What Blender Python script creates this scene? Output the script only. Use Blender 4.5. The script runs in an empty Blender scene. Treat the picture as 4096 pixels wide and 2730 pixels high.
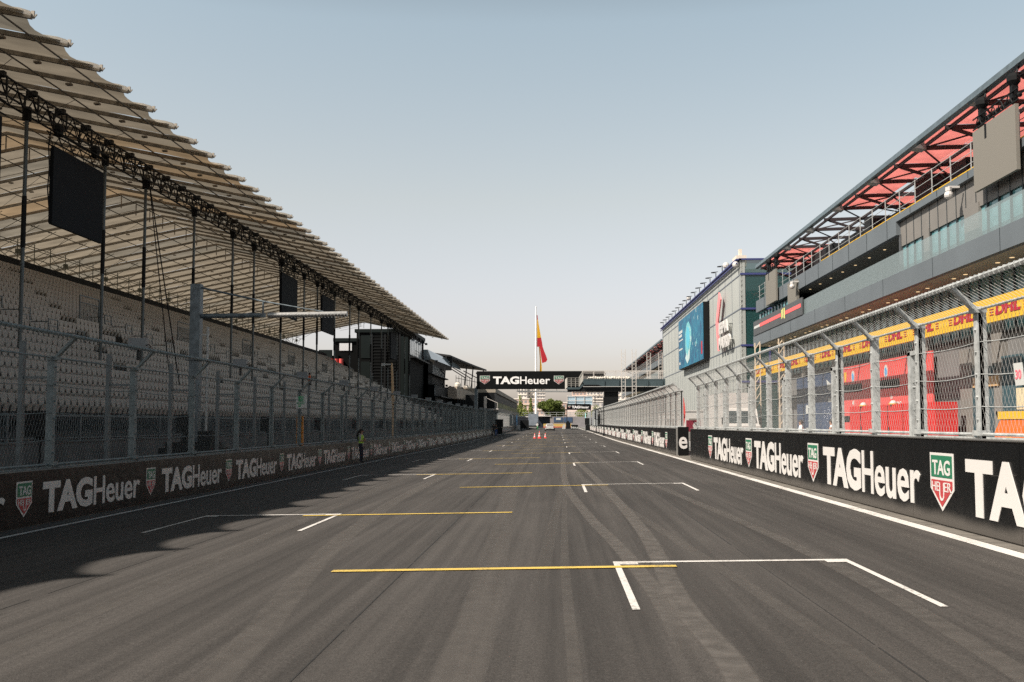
import bpy, math, random
from mathutils import Vector, Matrix
random.seed(7)
D=bpy.data; S=bpy.context.scene; C=S.collection
V=Vector; rad=math.radians
# ---------------------------------------------------------------- camera
cam=D.cameras.new('camera'); co=D.objects.new('camera',cam); C.objects.link(co); S.camera=co
cam.sensor_width=36; cam.lens=35.0156; cam.clip_end=6000; cam.clip_start=.1
cam.shift_y=75/4096
co.location=(0,0,1.75); co.rotation_euler=(rad(90+3.6766),0,rad(2.56727))
# ---------------------------------------------------------------- sun + sky
sv=V((-12.25,-7.71,15.77)).normalized()
sun=D.lights.new('sun','SUN'); sun.energy=4.4; sun.angle=rad(.53); sun.color=(1,.90,.79)
so=D.objects.new('sun',sun); C.objects.link(so); so.rotation_euler=sv.to_track_quat('Z','Y').to_euler(); so.location=(-60,-40,80)
W=D.worlds.new('World'); S.world=W; W.use_nodes=True; nt=W.node_tree; nt.nodes.clear()
sk=nt.nodes.new('ShaderNodeTexSky'); sk.sky_type='NISHITA'; sk.sun_disc=False
sk.sun_elevation=math.asin(sv.z); sk.sun_rotation=math.atan2(sv.x,sv.y); sk.air_density=1.0; sk.dust_density=3.2; sk.ozone_density=.9; sk.altitude=600
hs=nt.nodes.new('ShaderNodeHueSaturation'); hs.inputs['Saturation'].default_value=.72; hs.inputs['Hue'].default_value=.488
# the clear sky deepens towards the zenith
tcw=nt.nodes.new('ShaderNodeTexCoord'); sxw=nt.nodes.new('ShaderNodeSeparateXYZ'); mrw=nt.nodes.new('ShaderNodeValToRGB'); mxw=nt.nodes.new('ShaderNodeMix'); mxw.data_type='RGBA'; mxw.blend_type='MULTIPLY'; mxw.inputs['Factor'].default_value=1
cr_=mrw.color_ramp
for p_,c_ in ((0,(.87,.76,.735)),(.10,(.92,.76,.71)),(.22,(.965,.81,.67)),(.38,(.93,.88,.765)),(.56,(.26,.27,.245)),(1,(.07,.075,.07))):
    e_=cr_.elements[0] if p_==0 else (cr_.elements[len(cr_.elements)-1] if p_==1 else cr_.elements.new(p_)); e_.position=p_; e_.color=(*c_,1)
nt.links.new(tcw.outputs['Generated'],sxw.inputs[0]); nt.links.new(sxw.outputs[2],mrw.inputs['Fac']); nt.links.new(mrw.outputs[0],mxw.inputs['B'])
bg=nt.nodes.new('ShaderNodeBackground'); bg.inputs['Strength'].default_value=.121
wo=nt.nodes.new('ShaderNodeOutputWorld')
nt.links.new(sk.outputs[0],hs.inputs['Color']); nt.links.new(hs.outputs[0],mxw.inputs['A']); nt.links.new(mxw.outputs['Result'],bg.inputs[0]); nt.links.new(bg.outputs[0],wo.inputs[0])
S.view_settings.view_transform='Standard'; S.view_settings.look='None'; S.view_settings.exposure=0.95; S.view_settings.gamma=1
S.render.engine='CYCLES'; S.cycles.max_bounces=6; S.cycles.diffuse_bounces=3; S.cycles.transparent_max_bounces=12; S.cycles.use_denoising=False
# ---------------------------------------------------------------- materials
MC={}
def M(name,col,rough=.6,metal=0.,ns=0,na=0.,bump=0.,bs=0,spec=.5,coat=0,emit=0,alpha=1,stretch=None,transl=0):
    if name in MC: return MC[name]
    m=D.materials.new(name); m.use_nodes=True; t=m.node_tree; b=t.nodes['Principled BSDF']
    c4=(*col,1); b.inputs['Base Color'].default_value=c4; b.inputs['Roughness'].default_value=rough; b.inputs['Metallic'].default_value=metal
    b.inputs['Specular IOR Level'].default_value=spec; b.inputs['Coat Weight'].default_value=coat
    if alpha<1: b.inputs['Alpha'].default_value=alpha
    if emit: b.inputs['Emission Color'].default_value=c4; b.inputs['Emission Strength'].default_value=emit
    tc=t.nodes.new('ShaderNodeTexCoord'); src=tc.outputs['Object']
    if stretch:
        mp=t.nodes.new('ShaderNodeMapping'); mp.inputs['Scale'].default_value=stretch; t.links.new(src,mp.inputs[0]); src=mp.outputs[0]
    if na:
        n=t.nodes.new('ShaderNodeTexNoise'); n.inputs['Scale'].default_value=ns; n.inputs['Detail'].default_value=5; t.links.new(src,n.inputs['Vector'])
        r=t.nodes.new('ShaderNodeMapRange'); r.inputs['From Min'].default_value=.3; r.inputs['From Max'].default_value=.7; r.inputs['To Min'].default_value=1-na; r.inputs['To Max'].default_value=1+na
        t.links.new(n.outputs['Fac'],r.inputs['Value'])
        mx=t.nodes.new('ShaderNodeMix'); mx.data_type='RGBA'; mx.blend_type='MULTIPLY'; mx.inputs['Factor'].default_value=1
        mx.inputs['A'].default_value=c4; t.links.new(r.outputs[0],mx.inputs['B']); t.links.new(mx.outputs['Result'],b.inputs['Base Color'])
    if bump:
        n2=t.nodes.new('ShaderNodeTexNoise'); n2.inputs['Scale'].default_value=bs or 20; n2.inputs['Detail'].default_value=6; t.links.new(src,n2.inputs['Vector'])
        bp=t.nodes.new('ShaderNodeBump'); bp.inputs['Strength'].default_value=bump; bp.inputs['Distance'].default_value=.02
        t.links.new(n2.outputs['Fac'],bp.inputs['Height']); t.links.new(bp.outputs[0],b.inputs['Normal'])
    if transl:
        out=t.nodes['Material Output']; tr=t.nodes.new('ShaderNodeBsdfTranslucent'); ms=t.nodes.new('ShaderNodeMixShader'); ms.inputs[0].default_value=transl
        tr.inputs['Color'].default_value=c4
        if na: t.links.new(mx.outputs['Result'],tr.inputs['Color'])
        t.links.new(b.outputs[0],ms.inputs[1]); t.links.new(tr.outputs[0],ms.inputs[2]); t.links.new(ms.outputs[0],out.inputs['Surface'])
    MC[name]=m; return m
def glassy(name,col,alpha=.5,rough=.05):
    m=M(name,col,rough=rough,spec=.8,alpha=alpha); return m
# ---------------------------------------------------------------- mesh helpers
def gz(x,y): return .018*max(-12,min(8,x))+.003*max(0,min(y,420)-100)
def worg(o):
    p=V((0,0,0))
    while o: p=p+o.location; o=o.parent
    return p
class MB:
    def __init__(s): s.v=[]; s.f=[]; s.m=[]
    def add(s,vs,fs,mi=0):
        n=len(s.v); s.v+= [tuple(p) for p in vs]; s.f+=[tuple(n+i for i in f) for f in fs]; s.m+=[mi]*len(fs); return s
    def ob(s,c,u,v,w,mi=0):
        c,u,v,w=V(c),V(u),V(v),V(w)
        vs=[c+a*u+b*v+d*w for a in(-1,1) for b in(-1,1) for d in(-1,1)]
        return s.add(vs,[(0,1,3,2),(4,6,7,5),(0,4,5,1),(2,3,7,6),(0,2,6,4),(1,5,7,3)],mi)
    def box(s,x0,x1,y0,y1,z0,z1,mi=0):
        return s.ob(((x0+x1)/2,(y0+y1)/2,(z0+z1)/2),((x1-x0)/2,0,0),(0,(y1-y0)/2,0),(0,0,(z1-z0)/2),mi)
    def bar(s,p,q,w,h=None,mi=0,up=(0,0,1)):
        p,q=V(p),V(q); d=q-p; L=d.length
        if L<1e-6: return s
        d/=L; up=V(up)
        if abs(d.dot(up))>.98: up=V((0,1,0))
        sd=d.cross(up).normalized(); u=sd.cross(d)
        return s.ob((p+q)/2,sd*w/2,d*L/2,u*(h or w)/2,mi)
    def tube(s,p,q,r,n=6,mi=0,r2=None,cap=True):
        p,q=V(p),V(q); d=q-p
        if d.length<1e-6: return s
        d.normalize(); up=V((0,0,1)) if abs(d.z)<.95 else V((0,1,0))
        a=d.cross(up).normalized(); b=a.cross(d); r2=r if r2 is None else r2
        vs=[]; 
        for k in range(n):
            t=2*math.pi*k/n; e=a*math.cos(t)+b*math.sin(t); vs.append(p+e*r)
        for k in range(n):
            t=2*math.pi*k/n; e=a*math.cos(t)+b*math.sin(t); vs.append(q+e*r2)
        fs=[(k,(k+1)%n,n+(k+1)%n,n+k) for k in range(n)]
        if cap: fs+=[tuple(range(n-1,-1,-1)),tuple(range(n,2*n))]
        return s.add(vs,fs,mi)
    def path(s,pts,r,n=5,mi=0):
        for a,b in zip(pts,pts[1:]): s.tube(a,b,r,n,mi,cap=False)
        return s
    def quad(s,a,b,c,d,mi=0): return s.add([a,b,c,d],[(0,1,2,3)],mi)
    def ext(s,pts,d,mi=0):     # closed planar outline pushed along d
        n=len(pts); pts=[V(p) for p in pts]; d=V(d)
        return s.add(pts+[p+d for p in pts],[tuple(range(n-1,-1,-1)),tuple(range(n,2*n))]+[(k,(k+1)%n,n+(k+1)%n,n+k) for k in range(n)],mi)
    def sph(s,c,r,n=8,mi=0,sc=(1,1,1)):
        c=V(c); vs=[];fs=[]; m=max(4,n//2+1)
        for i in range(m+1):
            ph=math.pi*i/m
            for k in range(n):
                t=2*math.pi*k/n; vs.append(c+V((math.sin(ph)*math.cos(t)*r*sc[0],math.sin(ph)*math.sin(t)*r*sc[1],math.cos(ph)*r*sc[2])))
        for i in range(m):
            for k in range(n): fs.append((i*n+k,(i+1)*n+k,(i+1)*n+(k+1)%n,i*n+(k+1)%n))
        return s.add(vs,fs,mi)
    def text(s,t,o,u,v,h,w=None,bold=0.,depth=.01,mi=0):   # o: lower left; u,v unit vectors; h cap height; w total width
        vs,fs,W0,H0=glyph(t,bold); o,u,v=V(o),V(u),V(v); nn=u.cross(v)
        sy=h/H0; sx=(w/W0) if w else sy
        return s.add([o+u*(a*sx)+v*(b*sy)+nn*(depth*c) for a,b,c in vs],fs,mi)
    def build(s,name,mats,parent=None,smooth=False):
        me=D.meshes.new(name); o0=worg(parent) if parent else V((0,0,0))
        me.from_pydata([(p[0]-o0.x,p[1]-o0.y,p[2]-o0.z) for p in s.v],[],s.f)
        if not isinstance(mats,(list,tuple)): mats=[mats]
        for m in mats: me.materials.append(m)
        if len(mats)>1: me.polygons.foreach_set('material_index',s.m)
        if smooth: me.polygons.foreach_set('use_smooth',[True]*len(me.polygons))
        me.update(); o=D.objects.new(name,me); C.objects.link(o); o.parent=parent; return o
GC={}
def glyph(t,bold):
    k=(t,bold)
    if k in GC: return GC[k]
    cu=D.curves.new('lettering','FONT'); cu.body=t; cu.offset=bold; cu.extrude=.5; cu.resolution_u=3
    o=D.objects.new('lettering',cu); C.objects.link(o); dg=bpy.context.evaluated_depsgraph_get(); me=D.meshes.new_from_object(o.evaluated_get(dg))
    vs=[tuple(p.co) for p in me.vertices]; fs=[tuple(p.vertices) for p in me.polygons]
    D.objects.remove(o); D.curves.remove(cu); D.meshes.remove(me)
    x0=min(p[0] for p in vs); x1=max(p[0] for p in vs)
    cap=.7293+2*bold
    vs=[(a-x0,b+bold,c+.5) for a,b,c in vs]
    GC[k]=(vs,fs,x1-x0,cap); return GC[k]
def tag(o,label=None,cat=None,group=None,kind=None):
    if label:o['label']=label
    if cat:o['category']=cat
    if group:o['group']=group
    if kind:o['kind']=kind
    return o
def T(name,label,cat,loc=(0,0,0),group=None,kind=None):
    o=D.objects.new(name,None); C.objects.link(o); o.location=loc; o.empty_display_size=.2; return tag(o,label,cat,group,kind)
def kids(o): return [c for c in KIDS.get(o.name,[])] 
def dup(root,loc,label=None,rz=None):
    r=root.copy(); C.objects.link(r); r.location=loc
    if rz is not None: r.rotation_euler=(0,0,rz)
    if label: r['label']=label
    for ch in [c for c in C.objects if c.parent==root]:
        c=ch.copy(); C.objects.link(c); c.parent=r
        for g in [q for q in C.objects if q.parent==ch]:
            d=g.copy(); C.objects.link(d); d.parent=c
    return r
def struct(name,mb,m,**k): o=mb.build(name,m); o['kind']='structure'; return o
NUM='first second third fourth fifth sixth seventh eighth ninth tenth eleventh twelfth thirteenth fourteenth fifteenth sixteenth seventeenth eighteenth nineteenth twentieth'.split()
def each(name,mats,parent,mbs):
    for q in mbs: q.build(name,mats,parent)
# palette
STEEL=M('galvanised steel',(.36,.38,.38),.5,.1,ns=9,na=.25)
STEELD=M('dark galvanised steel',(.10,.12,.13),.5,.4,ns=6,na=.2)
WIRE=M('fence wire',(.42,.42,.41),.5,.1)
BLACK=M('black paint',(.008,.009,.010),.6,spec=.15)
BLKFAB=M('black printed banner',(.005,.0055,.006),.6,ns=3,na=.25,spec=.12)
WHITE=M('white lettering vinyl',(.58,.57,.555),.5)
GREEN=M('shield green',(.02,.15,.08),.5)
REDL=M('shield red',(.38,.045,.05),.5)
CONC=M('cast concrete',(.2,.195,.185),.85,ns=2.2,na=.2,bump=.3,bs=8)
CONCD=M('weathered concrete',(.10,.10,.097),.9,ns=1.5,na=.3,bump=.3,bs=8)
DKMET=M('dark structural metal',(.018,.019,.021),.6,.1,spec=.25)
ALU=M('brushed aluminium truss',(.32,.32,.31),.4,.8)
GREYCL=M('grey cladding',(.115,.135,.15),.5,.1,ns=.5,na=.08)
WHITEP=M('white paint',(.5,.49,.475),.4,ns=3,na=.06)

# ================================================================ GROUND
def sheet(name,x0,x1,y0,y1,dz,mat,xs=None,ys=None):
    m=MB(); xs=xs or []; X=sorted(set([x0,x1]+[a for a in (-12,8) if x0<a<x1]+xs)); Y=sorted(set([y0,y1]+[a for a in (100,420) if y0<a<y1]))
    vs=[(x,y,gz(x,y)+dz) for y in Y for x in X]; n=len(X)
    fs=[(j*n+i,j*n+i+1,(j+1)*n+i+1,(j+1)*n+i) for j in range(len(Y)-1) for i in range(n-1)]
    m.add(vs,fs); return struct(name,m,mat)
def asphalt(name,base,streak=True):
    m=D.materials.new(name); m.use_nodes=True; t=m.node_tree; N=t.nodes.new; L=t.links.new; b=t.nodes['Principled BSDF']
    tc=N('ShaderNodeTexCoord'); P=tc.outputs['Object']
    def noise(scale,detail,mul,rough=.6):
        mp=N('ShaderNodeMapping'); mp.inputs['Scale'].default_value=mul; L(P,mp.inputs[0]); n=N('ShaderNodeTexNoise'); n.inputs['Scale'].default_value=scale; n.inputs['Detail'].default_value=detail; n.inputs['Roughness'].default_value=rough; L(mp.outputs[0],n.inputs['Vector']); return n.outputs['Fac']
    def rng(x,a,b_,c,d):
        r=N('ShaderNodeMapRange'); r.inputs['From Min'].default_value=a; r.inputs['From Max'].default_value=b_; r.inputs['To Min'].default_value=c; r.inputs['To Max'].default_value=d; L(x,r.inputs['Value']); return r.outputs[0]
    def mul(x,y):
        q=N('ShaderNodeMath'); q.operation='MULTIPLY'; L(x,q.inputs[0]); L(y,q.inputs[1]); return q.outputs[0]
    f=rng(noise(70,4,(1,1,1),.85),.32,.68,.45,1.65)
    f=mul(f,rng(noise(22,4,(1,1,1),.85),.32,.68,.80,1.22)); f=mul(f,rng(noise(240,2,(1,1,1),.8),.35,.65,.75,1.3))
    f=mul(f,rng(noise(.6,4,(1,.35,1)),.3,.7,.88,1.13))
    if streak:
        f=mul(f,rng(noise(1.5,4,(1,.014,1),.6),  .38,.62,.84,1.25))
        f=mul(f,rng(noise(6,3,(1,.02,1),.6),.36,.64,.86,1.18)); f=mul(f,rng(noise(.09,3,(1,1,1)),.3,.7,.88,1.12))
    mx=N('ShaderNodeMix'); mx.data_type='RGBA'; mx.blend_type='MULTIPLY'; mx.inputs['Factor'].default_value=1; mx.inputs['A'].default_value=(*base,1); L(f,mx.inputs['B']); L(mx.outputs['Result'],b.inputs['Base Color'])
    b.inputs['Roughness'].default_value=.82; b.inputs['Specular IOR Level'].default_value=.3
    v=N('ShaderNodeTexNoise'); v.inputs['Scale'].default_value=120; v.inputs['Detail'].default_value=3; L(P,v.inputs['Vector'])
    bp=N('ShaderNodeBump'); bp.inputs['Strength'].default_value=.55; bp.inputs['Distance'].default_value=.008; L(v.outputs['Fac'],bp.inputs['Height']); L(bp.outputs[0],b.inputs['Normal'])
    return m
ASPH=asphalt('track asphalt',(.0385,.0355,.033)); ASPH2=asphalt('service asphalt',(.05,.048,.046),False)
sheet('ground',-900,900,-80,3000,-.03,M('dry ground',(.12,.115,.1),.95,ns=.2,na=.3))
sheet('racetrack',-9.9,6.25,-30,335,0,ASPH)
sheet('pit_lane',6.8,17.2,-30,300,0,M('pit lane concrete',(.17,.17,.165),.8,ns=1,na=.15))
sheet('service_road',-19.6,-10.5,-30,180,0,ASPH2)
sheet('track_apron',-9.9,-9.5,-30,330,.003,M('apron concrete',(.07,.068,.065),.9,ns=4,na=.3))
sheet('pit_wall_apron',5.93,6.25,-30,330,.003,M('apron dust',(.13,.12,.105),.9,ns=4,na=.3))
def paint(name,col):
    m=D.materials.new(name); m.use_nodes=True; t=m.node_tree; N=t.nodes.new; L=t.links.new; b=t.nodes['Principled BSDF']; b.inputs['Roughness'].default_value=.7
    tc=N('ShaderNodeTexCoord'); n=N('ShaderNodeTexNoise'); n.inputs['Scale'].default_value=26; n.inputs['Detail'].default_value=9; n.inputs['Roughness'].default_value=.75; L(tc.outputs['Object'],n.inputs['Vector'])
    n2=N('ShaderNodeTexNoise'); n2.inputs['Scale'].default_value=1.3; n2.inputs['Detail'].default_value=3; L(tc.outputs['Object'],n2.inputs['Vector'])
    a=N('ShaderNodeMath'); a.operation='MULTIPLY_ADD'; a.inputs[1].default_value=.45; L(n2.outputs['Fac'],a.inputs[0]); L(n.outputs['Fac'],a.inputs[2])
    r=N('ShaderNodeMapRange'); r.inputs['From Min'].default_value=.60; r.inputs['From Max'].default_value=.70; r.inputs['To Min'].default_value=.35; L(a.outputs[0],r.inputs['Value'])
    mx=N('ShaderNodeMix'); mx.data_type='RGBA'; mx.inputs['A'].default_value=(.06,.055,.05,1); mx.inputs['B'].default_value=(*col,1); L(r.outputs[0],mx.inputs['Factor']); L(mx.outputs['Result'],b.inputs['Base Color']); return m
PAINTW=paint('white road paint',(.56,.545,.52)); PAINTY=paint('yellow road paint',(.56,.40,.085))
sheet('edge_line',5.67,5.9,-30,330,.006,PAINTW); sheet('edge_line',-9.40,-9.26,-30,330,.006,PAINTW)
def flat(m,pts,dz,mi=0): m.add([(x,y,gz(x,y)+dz) for x,y in pts],[tuple(range(len(pts)))],mi)
def rect(m,x0,x1,y0,y1,dz=.007,mi=0): flat(m,[(x0,y0),(x1,y0),(x1,y1),(x0,y1)],dz,mi)
for k in range(11):
    for side in (0,1):
        y=(12.72 if side==0 else 20.22)+16.0*k
        m=MB(); a,b=(.70,3.60) if side==0 else (-7.16,-4.36)
        rect(m,a,b,y-.12,y); rect(m,a,a+.075,y-3.25,y-.121); rect(m,b-.075,b,y-3.25,y-.121)
        rect(m,a+.076,a+.30,y-.27,y-.121); rect(m,b-.30,b-.076,y-.27,y-.121)
        o=m.build('grid_slot_marking',PAINTW); o['kind']='structure'
        m=MB(); c,d,yy=(-2.74,1.44,y-.50) if side==0 else (-5.07,-.89,y-.3)
        flat(m,[(c,yy-.14),(d,yy-.04),(d,yy+.12),(c,yy+.02)],.011); o=m.build('grid_centre_marking',PAINTY); o['kind']='structure'
# pale tyre tracks laid on the asphalt (thin rubber-scrubbed strips, soft edges)
def tyre_mat():
    m=D.materials.new('scrubbed tyre track'); m.use_nodes=True; t=m.node_tree; N=t.nodes.new; L=t.links.new; b=t.nodes['Principled BSDF']
    b.inputs['Base Color'].default_value=(.13,.12,.11,1); b.inputs['Roughness'].default_value=.8
    uv=N('ShaderNodeUVMap'); sx=N('ShaderNodeSeparateXYZ'); L(uv.outputs[0],sx.inputs[0])
    q=N('ShaderNodeMath'); q.operation='PINGPONG'; q.inputs[1].default_value=.5; L(sx.outputs[0],q.inputs[0])
    r=N('ShaderNodeMapRange'); r.inputs['From Max'].default_value=.12; r.inputs['To Max'].default_value=.85; L(q.outputs[0],r.inputs['Value'])
    tc=N('ShaderNodeTexCoord'); n=N('ShaderNodeTexNoise'); n.inputs['Scale'].default_value=5; n.inputs['Detail'].default_value=6; L(tc.outputs['Object'],n.inputs['Vector'])
    r2=N('ShaderNodeMapRange'); r2.inputs['From Min'].default_value=.35; r2.inputs['From Max'].default_value=.7; r2.inputs['To Min'].default_value=.45; r2.inputs['To Max'].default_value=1; L(n.outputs['Fac'],r2.inputs['Value'])
    u=N('ShaderNodeMath'); u.operation='MULTIPLY'; L(r.outputs[0],u.inputs[0]); L(r2.outputs[0],u.inputs[1])
    u2=N('ShaderNodeMath'); u2.operation='MULTIPLY'; L(u.outputs[0],u2.inputs[0]); L(sx.outputs[1],u2.inputs[1]); L(u2.outputs[0],b.inputs['Alpha']); return m
TY=tyre_mat()
def track_strip(pts,w,s0=1.,s1=1.):
    n=24; P=[]
    for i in range(n+1):   # Catmull-like sampling
        t=i/n*(len(pts)-1); k=min(int(t),len(pts)-2); u=t-k
        p0=pts[max(k-1,0)];p1=pts[k];p2=pts[k+1];p3=pts[min(k+2,len(pts)-1)]
        P.append(tuple(.5*((2*p1[j])+(-p0[j]+p2[j])*u+(2*p0[j]-5*p1[j]+4*p2[j]-p3[j])*u*u+(-p0[j]+3*p1[j]-3*p2[j]+p3[j])*u**3) for j in(0,1)))
    vs=[];fs=[]
    for x,y in P: vs+=[(x-w/2,y,gz(x,y)+.0035),(x+w/2,y,gz(x,y)+.0035)]
    fs=[(2*i,2*i+1,2*i+3,2*i+2) for i in range(n)]
    m=MB(); m.add(vs,fs); o=struct('tyre_track_marking',m,TY); me=o.data; uv=me.uv_layers.new(name='UVMap')
    for p in me.polygons:
        for li in p.loop_indices:
            vi=me.loops[li].vertex_index; s=s0+(s1-s0)*(vi//2)/n; fade=min(1,(vi//2)/3,(n-vi//2)/3); uv.data[li].uv=(vi%2,s*fade)
for a in [([(.95,4.2),(1.25,7),(1.2,10),(1.38,16),(1.3,26),(1.05,40),(.6,60)],.27,.8,.8),([(1.0,7.5),(1.02,10),(.88,14),(.55,20),(.25,30),(.3,50),(.4,80)],.24,.7,.8),
          ([(2.9,4.8),(3.2,8),(3.3,14),(2.9,24),(2.2,40),(1.9,70)],.26,.55,.6),([(-.75,3.9),(-.7,8),(-.9,16),(-1.5,40),(-1.6,90)],.42,.4,.35),([(-2.2,3.9),(-2.5,8),(-3.4,16),(-3.9,30),(-3.6,60)],.35,.4,.5),
          ([(.05,3.9),(.12,7),(.1,12),(.15,20),(.3,32)],.12,.5,.3),([(2.05,4.5),(2.2,7),(2.0,11),(1.7,16),(.9,30),(.3,52)],.2,.35,.5),([(-4.4,6),(-4.6,12),(-5,25),(-5.2,45)],.3,.35,.3),
          ([(-.2,10),(-.1,16),(.05,24),(.3,40),(.2,90)],.2,.3,.4),([(5.1,9),(5.2,16),(5.1,30),(4.9,60)],.2,.3,.3)]: track_strip(*a)

SEAM=M('tarred paving seam',(.018,.017,.016),.7,ns=6,na=.3)
for x in (-5.55,-1.85,2.45):
    m=MB(); rr=random.Random(int(x*10)); y=3.0
    while y<150:
        L_=rr.uniform(2,6); w_=rr.uniform(.008,.02); flat(m,[(x-w_*.5,y),(x+w_*.5,y),(x+w_*.5,y+L_),(x-w_*.5,y+L_)],.0028); y+=L_+rr.uniform(0,.5)
    struct('paving_seam',m,SEAM)
# ================================================================ WALLS WITH LETTERING
def banner_mat(name,base,dust,z0,z1,rough):
    m=D.materials.new(name); m.use_nodes=True; t=m.node_tree; N=t.nodes.new; L=t.links.new; b=t.nodes['Principled BSDF']
    tc=N('ShaderNodeTexCoord'); sx=N('ShaderNodeSeparateXYZ'); L(tc.outputs['Object'],sx.inputs[0])
    n=N('ShaderNodeTexNoise'); n.inputs['Scale'].default_value=1.2; n.inputs['Detail'].default_value=6; L(tc.outputs['Object'],n.inputs['Vector'])
    a=N('ShaderNodeMath'); a.operation='MULTIPLY_ADD'; a.inputs[1].default_value=.22; L(n.outputs['Fac'],a.inputs[0]); L(sx.outputs[2],a.inputs[2])
    r=N('ShaderNodeMapRange'); r.inputs['From Min'].default_value=z0; r.inputs['From Max'].default_value=z1; r.inputs['To Min'].default_value=1; r.inputs['To Max'].default_value=0; r.interpolation_type='SMOOTHSTEP'; L(a.outputs[0],r.inputs['Value'])
    mx=N('ShaderNodeMix'); mx.data_type='RGBA'; mx.inputs['A'].default_value=(*base,1); mx.inputs['B'].default_value=(*dust,1); L(r.outputs[0],mx.inputs['Factor']); L(mx.outputs['Result'],b.inputs['Base Color'])
    b.inputs['Roughness'].default_value=rough; b.inputs['Specular IOR Level'].default_value=.2
    n2=N('ShaderNodeTexNoise'); n2.inputs['Scale'].default_value=1.6; n2.inputs['Detail'].default_value=4; L(tc.outputs['Object'],n2.inputs['Vector']); bp=N('ShaderNodeBump'); bp.inputs['Strength'].default_value=.5; bp.inputs['Distance'].default_value=.05; L(n2.outputs['Fac'],bp.inputs['Height']); L(bp.outputs[0],b.inputs['Normal'])
    return m
BANR=banner_mat('dusty black barrier banner',(.005,.0055,.006),(.075,.07,.064),.20,.40,.4)
BANL=banner_mat('dusty brown black barrier banner',(.020,.016,.014),(.02,.017,.016),-.1,.3,.4)
WHITE2=M('brightened gantry lettering',(.86,.85,.84),.45)  # whiter copy of the lettering vinyl, making up for weak light on this face
def wordmark(parent,o,u,v,h,w,depth=.012,name='wordmark',mt=None):
    m=MB(); o=V(o);u=V(u);v=V(v)
    m.text('TAG',o,u,v,h,w*.46,bold=.045,depth=depth); m.text('H',o+u*w*.475,u,v,h,w*.115,bold=.010,depth=depth)
    m.text('euer',o+u*w*.605,u,v,h,w*.395,bold=.016,depth=depth)
    return m.build(name,mt or WHITE,parent)
def shield(parent,c,u,v,w,h,depth=.01,name='shield_logo'):
    # c: top centre
    c,u,v=V(c),V(u),V(v); n=u.cross(v); m=MB()
    def P(a,b,k): return c+u*(a*w)-v*(b*h)+n*k
    def poly(L,k,mi): m.ext([P(a,b,k) for a,b in L],n*depth*.6,mi)
    poly([(-.5,0),(-.5,.62),(0,1),(.5,.62),(.5,0)][::1],0,0)
    poly([(-.44,.045),(-.44,.42),(.44,.42),(.44,.045)],depth*.7,1)
    poly([(-.44,.47),(-.44,.60),(0,.925),(.44,.60),(.44,.47)],depth*.7,2)
    d=depth*1.4
    m.text('TAG',P(-.37,.38,d),u,v,h*.27,w*.74,bold=.02,depth=depth*.5,mi=0)
    m.text('HE',P(-.40,.66,d),u,v,h*.17,w*.3,bold=.0,depth=depth*.5,mi=0); m.text('U',P(-.09,.82,d),u,v,h*.33,w*.2,bold=.0,depth=depth*.5,mi=0); m.text('ER',P(.12,.66,d),u,v,h*.17,w*.28,bold=.0,depth=depth*.5,mi=0)
    return m.build(name,[WHITE,GREEN,REDL],parent)
def wallseg(m,x0,x1,ys,h,chamf=0):
    for a,b in zip(ys,ys[1:]):
        g0=gz(x0,a);g1=gz(x0,b); a2,b2=a+.006,b-.006
        vs=[(x0,a2,g0-.02),(x1,a2,g0-.02),(x1,a2,g0+h),(x0,a2,g0+h),(x0,b2,g1-.02),(x1,b2,g1-.02),(x1,b2,g1+h),(x0,b2,g1+h)]
        m.add(vs,[(0,1,2,3),(7,6,5,4),(0,4,5,1),(3,2,6,7),(0,3,7,4),(1,5,6,2)])
def frange(a,b,s):
    r=[];x=a
    while x<b-1e-6: r.append(x); x+=s
    return r+[b]
# left concrete barrier
lb=T('track_barrier','long low concrete barrier with brown black banner along the left edge of the track','barrier',(-10.1,16,gz(-10.1,16)))
m=MB(); wallseg(m,-10.5,-9.9,frange(2,330,4),1.04); m.build('concrete_block_run',CONC,lb)
m=MB(); 
for a,b in zip(frange(2,150,5.75),frange(2,150,5.75)[1:]): m.box(-9.9,-9.87,a+.004,b-.004,gz(-9.9,a)+.02,gz(-9.9,a)+1.035)
m.build('printed_banner',BANL,lb)
m=MB()
for a,b in zip(frange(150.1,230,5.75),frange(150.1,230,5.75)[1:]): m.box(-9.9,-9.87,a+.004,b-.004,gz(-9.9,a)+.02,gz(-9.9,a)+1.035)
o=m.build('printed_banner',BANL,lb)
w0=s0=None
for k in range(-2,34):
    y=18.16+5.78*k; z=gz(-9.87,y)
    if w0 is None:
        w0=wordmark(lb,(-9.868,y+.67,z+.205),(0,1,0),(0,0,1),.64,4.46); s0=shield(lb,(-9.868,y,z+.86),(0,1,0),(0,0,1),.55,.66); yb,zb=y,z
    else:
        for q in (w0,s0):
            c=q.copy(); C.objects.link(c); c.parent=lb; c.location=(0,y-yb,z-zb)
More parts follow.
